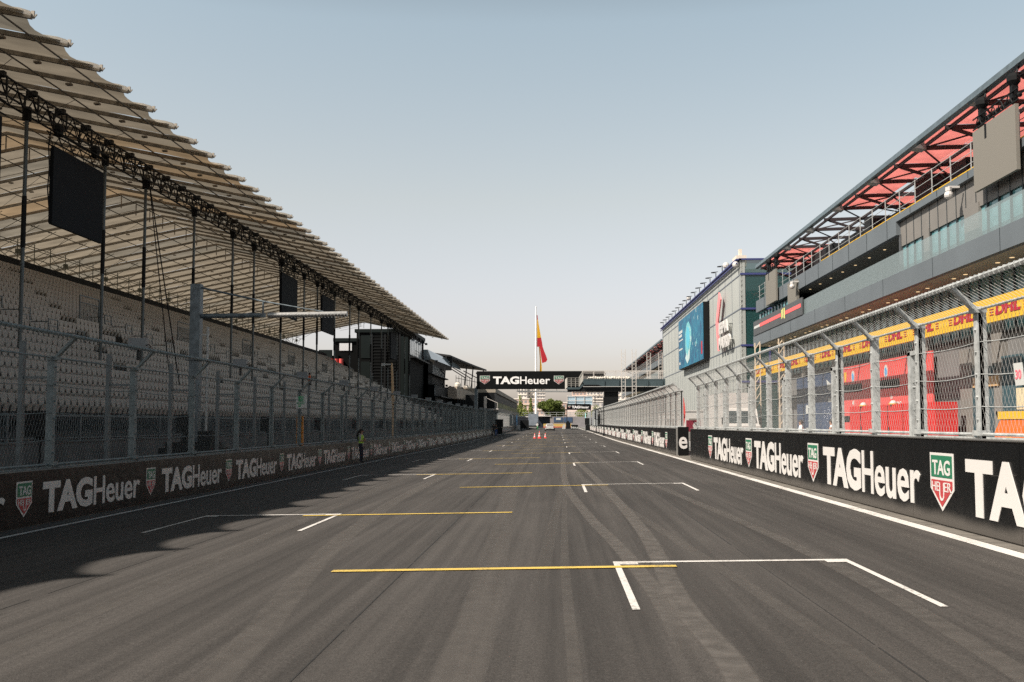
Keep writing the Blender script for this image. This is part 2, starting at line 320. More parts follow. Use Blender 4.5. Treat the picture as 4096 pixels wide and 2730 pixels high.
# right pit wall (near) and (far)
def pitwall(label,y0,y1,k0,k1,reflab):
    p=T('pit_wall',label,'barrier',(6.5,(y0+y1)/2,gz(6.5,y0)))
    m=MB(); wallseg(m,6.21,6.8,frange(y0,y1,2.0),1.39); m.build('concrete_block_run',CONC,p)
    m=MB(); ys=frange(y0+.01,y1-.01,4.05)
    for a,b in zip(ys,ys[1:]): m.box(6.18,6.21,a+.006,b-.006,gz(6.2,a)+.03,gz(6.2,a)+1.37)
    m.build('printed_banner',BANR,p)
    m=MB(); wallseg(m,6.17,6.84,frange(y0,y1,12),0); 
    m=MB()
    for a,b in zip(frange(y0,y1,4.05),frange(y0,y1,4.05)[1:]): m.box(6.16,6.84,a+.004,b-.004,gz(6.2,a)+1.392,gz(6.2,a)+1.41)
    m.build('coping_strip',ALU,p)
    m=MB(); rr=random.Random(int(y0))
    for i in range(26):
        y=rr.uniform(y0+1,min(y1,y0+60)); z=gz(6.2,y)+rr.uniform(.12,1.1); L_=rr.uniform(.15,1.1); t_=rr.uniform(-.06,.06)
        m.add([(6.1765,y,z),(6.1765,y+L_,z+t_),(6.1765,y+L_,z+t_+rr.uniform(.004,.012)),(6.1765,y,z+.004)],[(0,3,2,1)])
    m.build('scuff_print',M('grey rubber scuff',(.07,.068,.064),.8),p)
    w=s=None
    for k in range(k0,k1):
        y=16.37+8.07*k; z=gz(6.18,y)
        for kind in (0,1):
            if kind==0:
                if y-.95-6.1<y0+.1 or y-.95>y1 : continue
                if w is None: w=wordmark(p,(6.178,y-.95,z+.27),(0,-1,0),(0,0,1),  .89,6.17); wy,wz=y,z; continue
                q,qy,qz=w,wy,wz
            else:
                if y-.5<y0 or y+.5>y1: continue
                if s is None: s=shield(p,(6.178,y,z+1.17),(0,-1,0),(0,0,1),.98,.93); sy_,sz_=y,z; continue
                q,qy,qz=s,sy_,sz_
            c=q.copy(); C.objects.link(c); c.parent=p; c.location=(0,y-qy,z-qz)
    return p
pw1=pitwall('near pit wall in black banner with big white lettering under the fence beside the camera',1.5,46.6,0,4,None)
pw2=pitwall('far pit wall in black banner running away beyond the gate opening',52.4,210,5,25,None)
m=MB(); z=gz(6.5,52); m.box(6.3,6.86,52.3,52.38,z+.02,z+1.47); m.text('e',(6.34,52.29,z+.34),(1,0,0),(0,0,1),.95,.44,bold=.02,depth=.01,mi=1); m.build('end_panel',[BLKFAB,WHITE],pw2)

# ================================================================ DEBRIS FENCES
def meshpanel(w,p0,p1,dx=.12,dz=.22,r=.0026):
    # woven diamond mesh on the plane from p0 (x,z) to p1 (x,z), along y for w metres
    h=math.hypot(p1[0]-p0[0],p1[1]-p0[1]); m=MB()
    def P(y,s): t=s/h; return (p0[0]+(p1[0]-p0[0])*t,y,p0[1]+(p1[1]-p0[1])*t)
    k=dx/dz; n=int((w+h*k)/dx)+1
    for sg in (1,-1):
        for i in range(n+1):
            c=i*dx-(h*k if sg==1 else 0)   # y at s=0
            a=(c,0.);b=(c+sg*h*k,h)
            ya,yb=a[0],b[0]; t0,t1=0.,1.
            for lim,cmp in((0,1),(w,-1)):
                d=yb-ya; t=(lim-ya)/d
                if (d>0)==(cmp==1): t0=max(t0,t)
                else: t1=min(t1,t)
            if t1-t0<.01: continue
            A=P(ya+(yb-ya)*t0,h*t0);B=P(ya+(yb-ya)*t1,h*t1); m.tube(A,B,r*(1 if sg==1 else .8),3,cap=False)
    return m
def sagline(m,x,z,ya,yb,sag,r,n=5):
    pts=[(x,ya+(yb-ya)*i/4,z-sag*4*(i/4)*(1-i/4)) for i in range(5)]; m.path(pts,r,4)
def fence(label,X,side,y0,sp,n,zb,zbend,ov,ztip,r_wire,postw,backposts=False,doubled=False,grid=False,STEEL=STEEL,WIRE=WIRE):
    f=T('debris_fence',label,'fence',(X,y0,zb)); xt=X+side*ov
    pm=MB(); y=y0
    pm.bar((X,y,zb-.05),(X,y,zbend),postw*.55,postw,up=(0,1,0)); pm.box(X-.02,X+.1*(-side),y-postw/2,y+postw/2,zb,zbend-.05)
    pm.bar((X,y,zbend-.04),(xt,y,ztip),postw*.4,postw*.9,up=(0,1,0)) 
    pm.tube((xt,y-.06,ztip),(xt,y+.06,ztip),.045,8)
    for q in range(6): pm.tube((X-side*.02-.09,y,zb+.3+q*.35),(X-side*.02+.09,y,zb+.3+q*.35),.02,5)
    for z_ in (zb+.1,zbend): pm.box(X-.1,X+.1,y-.1,y+.1,z_-.05,z_+.03)
    p0=pm.build('post',STEEL,f)
    mp=meshpanel(sp,(X,zb+.04),(X,zbend),r=r_wire); mo=MB(); mo.v=[(a,b+y0,c) for a,b,c in mp.v]; mo.f=mp.f; mo.m=mp.m
    mv=mo.build('mesh_panel',WIRE,f)
    mp=meshpanel(sp,(X,zbend),(xt,ztip),r=r_wire); mo=MB(); mo.v=[(a,b+y0,c) for a,b,c in mp.v]; mo.f=mp.f; mo.m=mp.m
    mt=mo.build('overhang_mesh',WIRE,f)
    rm=MB(); rm.tube((xt,y0,ztip),(xt,y0+sp,ztip),.035,6)
    # coiled tie wire round the top rail
    for q in range(int(sp/.16)): rm.tube((xt,y0+q*.16,ztip),(xt,y0+q*.16+.03,ztip),.047,6)
    rm.tube((X+side*.02,y0,zbend),(X+side*.02,y0+sp,zbend),.022,6); tr=rm.build('top_rail',STEEL,f)
    rm=MB(); rm.tube((X,y0,zb+.07),(X,y0+sp,zb+.07),.028,6)
    rm.box(X-.03,X+.03,y0+.25,y0+sp-.25,zb-.01,zb+.03)
    br=rm.build('bottom_rail',STEEL,f)
    rm=MB()
    for q,s_ in ((.25,.03),(.5,.05),(.75,.04)): sagline(rm,X+side*.012,zb+(zbend-zb)*q,y0,y0+sp,s_,.008)
    ca=rm.build('cable',STEEL,f)
    bp=None
    if backposts:
        rm=MB(); rm.box(X-side*.66-.045,X-side*.66+.045,y0-.06,y0+.06,gz(X,y0)-.02,zbend+.35); rm.bar((X,y0,zbend-.4),(X-side*.66,y0,zbend-.4),.05); bp=rm.build('rear_post',STEELD,f)
    if doubled:
        rm=MB(); rm.box(X-.05,X+.05,y0+.30,y0+.44,zb-.02,zbend-.45); rm.box(X-.05,X+.05,y0+.02,y0+.44,zbend-.52,zbend-.44); rm.tube((X-.06,y0+.2,zb+.9),(X+.06,y0+.2,zb+.9),.03,6); dp=rm.build('gate_post',STEEL,f)
    for i in range(1,n+1):
        y=y0+sp*i; dzz=gz(X,y)-gz(X,y0); th=math.atan2(gz(X,y+sp)-gz(X,y),sp)
        L=[p0]+([bp] if bp else [])+([mv,mt,tr,br,ca] if i<n else [])+([dp] if doubled and i%2==0 else [])
        for q in L:
            c=q.copy(); C.objects.link(c); c.parent=f; c.location=(0,sp*i+random.uniform(-.01,.01),dzz)
            if q in(mv,mt,tr,br,ca): c.location.y=sp*i
    return f
STEELSH=M('shaded blue grey fence steel',(.15,.185,.195),.6,.1,ns=8,na=.25); WIRESH=M('shaded fence wire',(.20,.225,.23),.6,.1)  # darker copies of steel and wire; the left side's shade is in the colour
zl=gz(-10.2,20)+1.04
fL=fence('tall wire debris fence on the left barrier in the shade of the grandstand',-10.3,1,8.1,3.95,42,zl,3.10,.46,3.53,.0019,.13,backposts=True,STEEL=STEELSH,WIRE=WIRESH)
zr=gz(6.5,20)+1.40
fR=fence('galvanised debris fence on the near pit wall with slanted top and gate posts',6.6,-1,8.05,2.6,15,zr,3.53,.42,3.90,.0023,.15,doubled=True)
fR2=fence('far galvanised debris fence on the pit wall beyond the gate opening',6.6,-1,53.2,2.61,46,zr,3.53,.42,3.90,.0034,.14)
# lit stretch of fence further down the left side
fL2=fence('short sunlit stretch of pale debris fence far down the left side',-10.3,1,8.15+42*3.95,3.95,11,zl+gz(-10,174)-gz(-10,20),3.10+gz(-10,174)-gz(-10,20),.46,3.53+gz(-10,174)-gz(-10,20),.006,.13,STEEL=STEELSH,WIRE=WIRE)
for k in range(-1,18):   # grey equipment boxes on every second left post
    y=23.83+7.9*k
    if k==-1: continue
    lab='grey light panel box on top of the left fence, %s box counted from the camera'%(NUM[k])
    if k==0:
        eb=T('panel_box',lab,'light panel',(-10.22,y,3.55),'light panels along the left fence')
        m=MB(); m.box(-10.45,-10.02,y-.03,y+.16,3.56,3.84); m.build('housing',M('grey housing',(.15,.17,.185),.5,.1,ns=20,na=.1),eb)
        m=MB(); m.path([(-10.02,y,3.66),(-9.93,y,3.68),(-9.9,y,3.62),(-9.96,y,3.56),(-10.1,y,3.55)],.012); m.box(-10.25,-10.2,y,y+.1,3.3,3.56); m.build('cable',BLACK,eb)
    else: dup(eb,(-10.22,y,3.55+gz(0,y)),lab)

# ================================================================ GRANDSTAND (left)
def tz(x): return .53*(-x)-7.86           # rake line of the terrace (x negative)
R0,RN=-18.6,20
SEATC=M('beige seat plastic',(.31,.283,.25),.55,ns=.35,na=.1)
SEATD=M('grey seat plastic',(.50,.47,.44),.55,ns=.35,na=.1)
gs=T('grandstand','long raked grandstand terrace under the tent roof on the left','grandstand',(-30,80,0))
m=MB()
for i in range(RN):
    x=R0-i; z=tz(x)
    m.box(x-1.0,x,-6,166.5,z-.06,z,0); m.box(x-.03,x,-6,166.5,z-.53,z-.06,0)
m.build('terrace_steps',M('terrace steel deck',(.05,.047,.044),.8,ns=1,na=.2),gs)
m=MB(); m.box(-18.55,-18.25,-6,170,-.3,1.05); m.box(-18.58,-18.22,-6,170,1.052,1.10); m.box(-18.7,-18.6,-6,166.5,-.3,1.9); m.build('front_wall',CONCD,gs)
m=MB(); m.box(-18.43,-18.36,-6,170,2.02,2.09); m.box(-18.42,-18.37,-6,170,1.2,1.24)
y=-6
while y<170: m.box(-18.41,-18.38,y,y+.03,1.2,2.05); y+=.16
y=-6
while y<170: m.box(-18.44,-18.35,y,y+.09,1.1,2.1); y+=2.57
m.build('front_railing',STEELD,gs)
m=MB(); m.box(-38.75,-38.65,-6,165.5,11.0,13.55); 
for y in (68,98,128,150): m.box(-38.64,-38.55,y,y+2.2,11.9,12.9)
m.build('back_screen',BLACK,gs)
m=MB(); m.box(-39.6,-18.8,166.4,166.5,-.2,1.0)
for i in range(RN): x=R0-i; m.box(x-1,x,166.4,166.5,-.2,tz(x))
m.build('end_wall',M('dark tarpaulin',(.03,.032,.034),.8),gs)
# stair-well gates standing in the seating
def gate(y):
    m=MB(); x=-29.5; z=tz(x)
    for dx,dy0,dy1,h in ((0,0,2.6,1.9),):
        m.box(x,x+.06,y+dy0,y+dy0+.06,z,z+h); m.box(x,x+.06,y+dy1,y+dy1+.06,z,z+h); m.box(x,x+.06,y+dy0,y+dy1,z+h,z+h+.06); m.box(x,x+.05,y+dy0,y+dy1,z+h-.4,z+h-.36)
        q=y+dy0
        while q<y+dy1: m.box(x,x+.025,q,q+.02,z,z+h-.4); q+=.17
    for j in range(5):
        xx=x+1.0*j+.4; zz=tz(xx)
        m.box(xx-.9,xx,y+2.6+j*.9,y+2.65+j*.9,zz+1.0,zz+1.05)
        for zq in (.45,.8,1.15): m.box(xx,xx+.04,y+2.6+j*.9,y+3.6+j*.9,zz+zq,zz+zq+.04)
        m.box(xx,xx+.05,y+2.6+j*.9,y+2.65+j*.9,zz,zz+1.2); m.box(xx,xx+.05,y+3.55+j*.9,y+3.6+j*.9,zz,zz+1.2)
    return m
for y in (44.5,60,76,92,108,124,140,156): gate(y).build('stair_gate',STEELD,gs)
# one seat: folded tip-up seat with a rounded back, two side brackets
sm=MB()
def seat_geo(x,y,z,up=True):
    # faces +x
    b=[(-.12,.0),(-.165,.16),(-.215,.27),(-.238,.38),(-.21,.46),(.21,.46),(.238,.38),(.215,.27),(.165,.16),(.12,.0)]
    m=MB(); m.ext([(x-.42+.0-.10*c,y+a,z+.38+c) for a,c in b],(.03,0,0),0)
    m.ob((x-.33,y,z+.34),(.035,0,.14),(0,.14,0),(.02,0,-.005),0) if up else m.ob((x-.22,y,z+.40),(.2,0,0),(0,.21,0),(0,0,.02),0)
    m.box(x-.40,x-.36,y-.03,y+.03,z,z+.4,1)
    return m
seats=[];random.seed(3)
cpx=math.tan(rad(2.567))
for i in range(RN):
    x=R0-i; z=tz(x); y=2
    while y<166:
        blk=(y+3*0)%16
        gap=(blk<1.25 and i<RN) and (i%1==0)
        # short gaps stepping diagonally like the stairs of the stand
        st=((y-i*1.05)%15.5)<1.6 and 3<i<RN-1 and i%2==0
        if not st and not (abs(((y-44)%16))<2.7 and 8<=i<=9): seats.append((x,y,z,i))
        y+=.5
def inview(x,y): return (-x)/y< (.575)   # left edge of the frame
vis=[s for s in seats if inview(s[0],s[1])]
vis.sort(key=lambda s:(s[0]**2+s[1]**2)); near=vis[:300]; ns_=set((s[0],s[1]) for s in near)
sg=seat_geo(0,0,0); se=None
for s in near:
    if se is None:
        se=sg.build('stadium_seat',[SEATC,STEELD]); tag(se,'folded beige plastic seat in the lower rows at the near end of the grandstand','seat','folding seats in the grandstand rows'); q=se
    else: q=se.copy(); C.objects.link(q)
    q.location=(s[0],s[1],s[2])
m=MB()
for s in seats:
    if (s[0],s[1]) in ns_ : continue
    if s[1]<20: continue
    n=len(m.v); x,y,z=s[:3]
    m.v+=[(a+x,b+y,c+z) for a,b,c in sg.v]; m.f+=[tuple(n+i for i in f) for f in sg.f]; m.m+=sg.m
o=m.build('stadium_seats',[SEATC,STEELD]); tag(o,'rows of folded beige seats filling the rest of the grandstand','seat','folding seats in the grandstand rows','stuff')

# ---- tent roof over the stand
def rz(x): # roof profile
    a=-x
    return 15.67+.209*(a-18) if a<=32 else 18.6-.2*(a-32)
cp=T('stand_roof','cream fabric tent roof with a scalloped front edge over the left grandstand','roof',(-30,80,14))
BAY=2.57; K0,K1=-16,51; Y0=32.58
FAB=M('cream roof membrane',(.245,.215,.17),.75,ns=1.1,na=.2,bump=.5,bs=.8,transl=.45,stretch=(.35,1,1))
FAB2=M('tanned roof membrane',(.28,.21,.135),.75,ns=1.1,na=.2,bump=.5,bs=.8,transl=.45,stretch=(.35,1,1))
FAB3=M('greyer roof membrane',(.20,.185,.155),.75,ns=1.1,na=.25,bump=.5,bs=.8,transl=.45,stretch=(.35,1,1))
RAFT=M('weathered roof rafter',(.27,.24,.20),.7,.05,ns=4,na=.3)
XS=[-18.12,-18.35,-19,-20,-21.2,-23,-25,-27.5,-30,-32,-34.5,-38,-41.5,-45,-47.8]
random.seed(11)
for k in range(K0,K1):
    ya,yb=Y0+BAY*k,Y0+BAY*(k+1); n=6; m=MB(); vs=[]
    for x in XS:
        for j in range(n+1):
            t=j/n; s=4*t*(1-t)
            e=max(0,1-(-x-18)/1.4)     # near the free edge the cloth is cut back in a curve
            xx=x-.45*s*e
            sag=.16*s+.07*s*math.sin((-x)*1.1+k*1.7)+random.uniform(-.02,.02)
            vs.append((xx,ya+(yb-ya)*t,rz(xx)+.20-sag+(-.03)))
    fs=[(i*(n+1)+j,i*(n+1)+j+1,(i+1)*(n+1)+j+1,(i+1)*(n+1)+j) for i in range(len(XS)-1) for j in range(n)]
    m.add(vs,fs); 
    o=m.build('membrane_panel',[random.choice([FAB,FAB,FAB3]) if (k not in (7,9,14)) else FAB2],cp,smooth=True)
EDGE=M('sunlit roof edge cloth',(.75,.72,.66),.6,transl=.8)  # membrane whitened at the tips, sunlight put into its colour
ef=None
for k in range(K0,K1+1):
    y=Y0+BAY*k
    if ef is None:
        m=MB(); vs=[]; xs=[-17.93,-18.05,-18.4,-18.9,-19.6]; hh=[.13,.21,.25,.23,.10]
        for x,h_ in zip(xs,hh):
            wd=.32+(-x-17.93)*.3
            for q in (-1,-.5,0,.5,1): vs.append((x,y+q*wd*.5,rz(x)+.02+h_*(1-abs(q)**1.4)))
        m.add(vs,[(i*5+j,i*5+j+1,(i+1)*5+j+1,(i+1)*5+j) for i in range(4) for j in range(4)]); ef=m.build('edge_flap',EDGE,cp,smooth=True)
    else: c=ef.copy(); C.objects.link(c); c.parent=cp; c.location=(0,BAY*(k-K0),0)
rf=None
for k in range(K0,K1+1):
    y=Y0+BAY*k
    if rf is None:
        m=MB()
        for x0,x1 in ((-17.95,-32),(-32,-47.8)):
            m.bar((x0,y,rz(x0)+.03),(x1,y,rz(x1)+.05),.13,.17)
        m.box(-17.98,-17.86,y-.03,y+.03,rz(-18)-.02,rz(-18)+.22); m.bar((-17.9,y,rz(-18)-.05),(-17.78,y,rz(-18)+.1),.04)
        for x in (-20.5,-24,-28,-36,-40): m.box(x-.12,x+.12,y-.1,y+.1,rz(x)-.2,rz(x)-.12)
        m.bar((-32,y,rz(-32)-.15),(-32,y,rz(-32)-1.0),.06); m.bar((-32.1,y,rz(-32)-.6),(-36,y,rz(-36)-.6),.03)
        rf=m.build('rafter',RAFT,cp)
    else:
        c=rf.copy(); C.objects.link(c); c.parent=cp; c.location=(0,BAY*(k-K0),0)
m=MB()
ys,ye=Y0+BAY*K0,Y0+BAY*K1
for x in (-18.9,-21.5,-25.8,-28.5,-31.8,-34,-37,-40,-43,-44.8): m.tube((x,ys,rz(x)-.17),(x,ye,rz(x)-.17),.035,5)
m.build('purlin',M('dull purlin tube',(.10,.095,.08),.6,.3),cp)
m=MB()
for k in range(K0,K1,1):
    y=Y0+BAY*k
    for xa,xb in ((-21.5,-25.8),(-25.8,-31.8),(-34,-40),(-40,-44.8)):
        if k%2==0: m.tube((xa,y,rz(xa)-.17),(xb,y+BAY*2 if k+2<=K1 else y,rz(xb)-.17),.014,3)
m.build('bracing_wire',DKMET,cp)
# box truss on the poles, and the lattice at the back
m=MB(); y=ys
xt,zt0,zt1=-23.5,15.6,16.4
for dx in (-.3,.3):
    for z in (zt0,zt1): m.tube((xt+dx,ys,z),(xt+dx,ye,z),.05,5)
i=0
while y<ye-.01:
    for dx in (-.3,.3):
        a,b=(zt0,zt1) if i%2==0 else (zt1,zt0); m.tube((xt+dx,y,a),(xt+dx,y+.64,b),.032,3,cap=False)
    m.tube((xt-.3,y,zt0),(xt+.3,y+.64,zt0),.018,3,cap=False); m.tube((xt-.3,y,zt1),(xt+.3,y+.64,zt1),.018,3,cap=False)
    if i%4==0: m.box(xt-.22,xt+.22,y-.12,y+.12,zt1,zt1+.25); m.box(xt-.34,xt-.28,y-.05,y+.05,zt0-.05,zt1+.05); m.box(xt+.28,xt+.34,y-.05,y+.05,zt0-.05,zt1+.05)
    y+=.6425; i+=1
m.build('front_box_truss',DKMET,cp)
m=MB()
for k in range(K0,K1):
    y=Y0+BAY*k
    m.tube((-42.6,y,13.6),(-42.6,y,rz(-42.6)-.1),.04,4); m.tube((-42.6,y,14.4),(-42.6,y+BAY,15.6 if k%2 else 14.4),.025,4); m.tube((-42.6,y,15.9 if k%2 else 14.4),(-42.6,y+BAY,14.4 if k%2 else 15.9),.025,4)
    m.tube((-42.6,y,15.2),(-39.5,y,rz(-39.5)-.2),.025,4); m.tube((-42.6,y,14.4),(-44.6,y,rz(-44.6)-.2),.03,4)
m.tube((-42.6,ys,14.4),(-42.6,ye,14.4),.03,4); m.tube((-42.6,ys,15.9),(-42.6,ye,15.9),.03,4); m.tube((-44,ys,14.9),(-44,ye,14.9),.03,4)
for k in range(K0,K1,3): m.box(-42.8,-42.5,Y0+BAY*k,Y0+BAY*k+.3,15.2,15.6)
m.build('rear_lattice',M('olive scaffold tube',(.11,.115,.09),.6,.3),cp)
PY=[];y=42.5-20.56*2; pat=[7.71,5.14,7.71]; i=0
while y<164: PY.append(y); y+=pat[i%3]; i+=1
for y in PY:
    m=MB(); z0=tz(-23.5); m.tube((-23.5,y,z0-.3),(-23.5,y,15.75),.085,10); m.tube((-23.5,y,9.5),(-23.5,y,11.8),.105,10,mi=1); m.tube((-23.5,y,15.2),(-23.5,y,15.8),.2,8,mi=1); m.box(-23.7,-23.3,y-.2,y+.2,z0-.02,z0+.05)
    m.build('pole',[M('grey tube pole',(.08,.095,.10),.5,.5,ns=2,na=.2),BLACK],cp)
# crossed guy cables in front
m=MB(); m.tube((-23.3,55.3,15.7),(-21.5,56.2,3.3),.035,4); m.tube((-23.3,55.3,15.7),(-21.9,55.8,3.3),.03,4); m.build('guy_cable',BLACK,cp)
# ---- hanging screens on the left
SCRB=M('switched off dark screen',(.010,.012,.015),.8,spec=.1,ns=2,na=.1)
for lab,y in (('dark blank screen cut by the left frame edge, hanging under the tent roof',33.9),('large dark blank screen hanging under the tent roof, nearest whole one',43.0),('dark screen hanging under the tent roof above the floodlight arm',80.2),('narrow dark screen hanging under the tent roof beyond the arm',94.4),('small dark screen hanging before the black hospitality block',134)):
    x=-22.5; t=T('hanging_screen',lab,'screen',(x,y+2.4,14.2),'dark screens hanging under the stand roof')
    m=MB(); m.box(x-.12,x+.02,y,y+4.9,10.65,14.2); m.build('display_panel',SCRB,t)
    m=MB()
    for i in range(8): m.box(x-.16,x-.12,y+i*.61,y+i*.61+.5,10.7+.0,14.1); 
    m.build('rear_frame',BLACK,t)
    m=MB()
    for z in (14.3,14.85):
        for dx in(-.28,.1): m.tube((x+dx,y-.1,z),(x+dx,y+5.0,z),.035,5)
    for i in range(10):
        a=y+i*.5
        for dx in(-.28,.1): m.tube((x+dx,a,14.3 if i%2 else 14.85),(x+dx,a+.5,14.85 if i%2 else 14.3),.022,4)
    for yy in (y+.6,y+4.2):
        m.sph((x-.1,yy,15.15),.33,8,sc=(.7,1,.8)); m.tube((x-.1,yy,15.2),(x-.6,yy,15.9),.03,4); m.box(x-.25,x+.05,yy-.14,yy+.14,14.8,15.3)
    m.path([(x-.12,y-.05,14.9),(x-.16,y-.14,14.2),(x-.14,y-.06,13.2),(x-.16,y-.12,12.2),(x-.12,y,11.2)],.03)
    m.build('rigging_truss',BLACK,t)

# ================================================================ LEFT SIDE SMALL THINGS
STEELB=M('blue grey galvanised pole',(.12,.15,.17),.5,.45,ns=5,na=.3)
fl=T('floodlight_mast','square galvanised mast with a silver horizontal arm reaching over the left fence','mast',(-12.9,35,-.2))
m=MB(); m.box(-13.08,-12.72,34.84,35.16,-.1,6.75); m.box(-13.18,-12.62,34.74,35.26,4.0,4.04); m.build('mast_post',STEELB,fl)
m=MB(); m.tube((-12.72,35,5.6),(-10.55,35,5.62),.085,12); m.box(-10.6,-10.4,34.93,35.07,5.55,5.69); m.build('inner_arm',STEELB,fl)
m=MB(); m.tube((-10.3,35,5.62),(-7.45,35,5.66),.095,14)
for i in range(24): m.tube((-10.3+i*.12,35,5.62),(-10.3+i*.12+.02,35,5.62),.1,10)
m.build('lamp_tube',M('silver lamp tube',(.40,.40,.39),.35,.6,ns=18,na=.2),fl)
m=MB(); m.tube((-12.72,35,6.62),(-10.4,35,6.1),.035,8); m.tube((-10.4,35,6.1),(-8.3,35,5.74),.022,6); m.tube((-10.4,35,6.12),(-8.45,35,5.76),.018,6); m.tube((-10.48,35,6.1),(-10.48,35,5.6),.035,8); m.build('tie_rod',STEELB,fl)
m=MB(); m.tube((-12.45,34.95,.9),(-12.45,34.95,5.2),.05,8)
for z in (1.4,2.2,3.1,4.0,4.9): m.box(-12.72,-12.44,34.93,34.97,z,z+.04)
m.build('conduit',STEEL,fl)
m=MB()
m.box(-13.9,-11.9,34.3,35.7,-.2,.9); m.box(-13.7,-12.1,34.4,35.6,.9,1.1)
m.ext([(-13.3,34.7,1.1),(-12.8,34.7,1.1),(-12.9,34.7,1.75)],(0,.5,0)); m.box(-12.6,-12.1,34.6,35.2,1.1,1.5)
for i in range(5): m.box(-13.95,-11.85,34.28+i*.3,34.3+i*.3,.0,.05)
m.build('ballast_base',BLACK,fl)
sp=T('speaker_stand','black speaker on a thin stand behind the left fence, nearest to the camera','speaker',(-12,22.7,-.21),'black speakers behind the left fence')
m=MB(); m.box(-12.24,-11.78,22.55,22.9,1.47,2.03); m.box(-12.26,-11.76,22.5,22.55,1.45,2.05); m.build('speaker_cabinet',BLACK,sp)
m=MB(); m.tube((-12,22.72,-.2),(-12,22.72,1.47),.03,8); m.box(-12.1,-11.9,22.62,22.8,1.4,1.47); m.build('stand_pole',BLACK,sp)
m=MB(); 
for a in range(3): t_=a*2.094; m.tube((-12,22.72,.25),(-12+.35*math.cos(t_),22.72+.35*math.sin(t_),-.18),.018,6)
m.build('tripod',BLACK,sp)
for k in range(1,9):
    c=dup(sp,(-12+.02*k,22.7+9.1*k,-.21),'black speaker on a stand behind the left fence, %s from the camera'%NUM[k])
# exit sign, yellow gate frame
SIGNW=M('white sign board',(.48,.50,.49),.5); SG=M('sign green',(.02,.28,.11),.5)
ex=T('exit_sign','white and green EXIT sign with running figure hung on the left fence','sign',(-9.98,38.6,2.60))
m=MB(); m.ob((-9.98,38.6,2.60),(.20,.03,.015),(0,.01,0),(0,0,.24)); m.build('board',SIGNW,ex)
u=V((.995,.09,.05)).normalized(); v=V((-.05,0,1)).normalized(); o0=V((-10.18,38.55,2.37)); m=MB()
def G(a,b): return o0+u*a+v*b
m.ext([G(.11,.24),G(.32,.24),G(.32,.45),G(.11,.45)],(0,-.006,0))
m.text('EXIT',G(.06,.135)+V((0,-.01,0)),u,v,.075,.30,bold=.02,depth=.008)
m.ext([G(.10,.03),G(.19,.03),G(.16,.055),G(.21,.10),G(.19,.115),G(.14,.07),G(.115,.10),G(.10,.10)][::-1],(0,-.006,0)); m.build('green_print',SG,ex)
m=MB(); m.sph(G(.22,.41)+V((0,-.012,0)),.018,6)
for a,b,w in (((.215,.385),(.20,.33),.02),((.20,.33),(.235,.30),.016),((.235,.30),(.23,.26),.014),((.20,.33),(.175,.29),.016),((.175,.29),(.14,.285),.014),((.21,.375),(.25,.355),.012),((.21,.375),(.17,.35),.012)):
    m.bar(G(*a)+V((0,-.012,0)),G(*b)+V((0,-.012,0)),w,.008)
m.ext([G(.28,.25),G(.305,.25),G(.305,.44),G(.28,.44)],(0,-.012,0)); m.build('running_figure_print',SIGNW,ex)
yg=T('gate_frame','orange yellow steel gate frame standing on the left barrier','gate frame',(-10.35,39.8,.86))
m=MB(); OY=M('orange yellow paint',(.5,.2,.015),.5,ns=8,na=.2)
m.box(-10.47,-10.40,39.75,39.85,.87,2.05); m.box(-10.28,-10.20,39.75,39.85,.87,2.0)
m.box(-10.47,-10.2,39.76,39.84,1.98,2.06); m.box(-10.4,-10.28,39.76,39.84,1.5,1.55); m.box(-10.4,-10.28,39.76,39.84,1.1,1.15)
for i in range(5): m.tube((-10.24,39.74,1+i*.2),(-10.24,39.7,1+i*.2),.03,6)
m.build('frame',OY,yg)

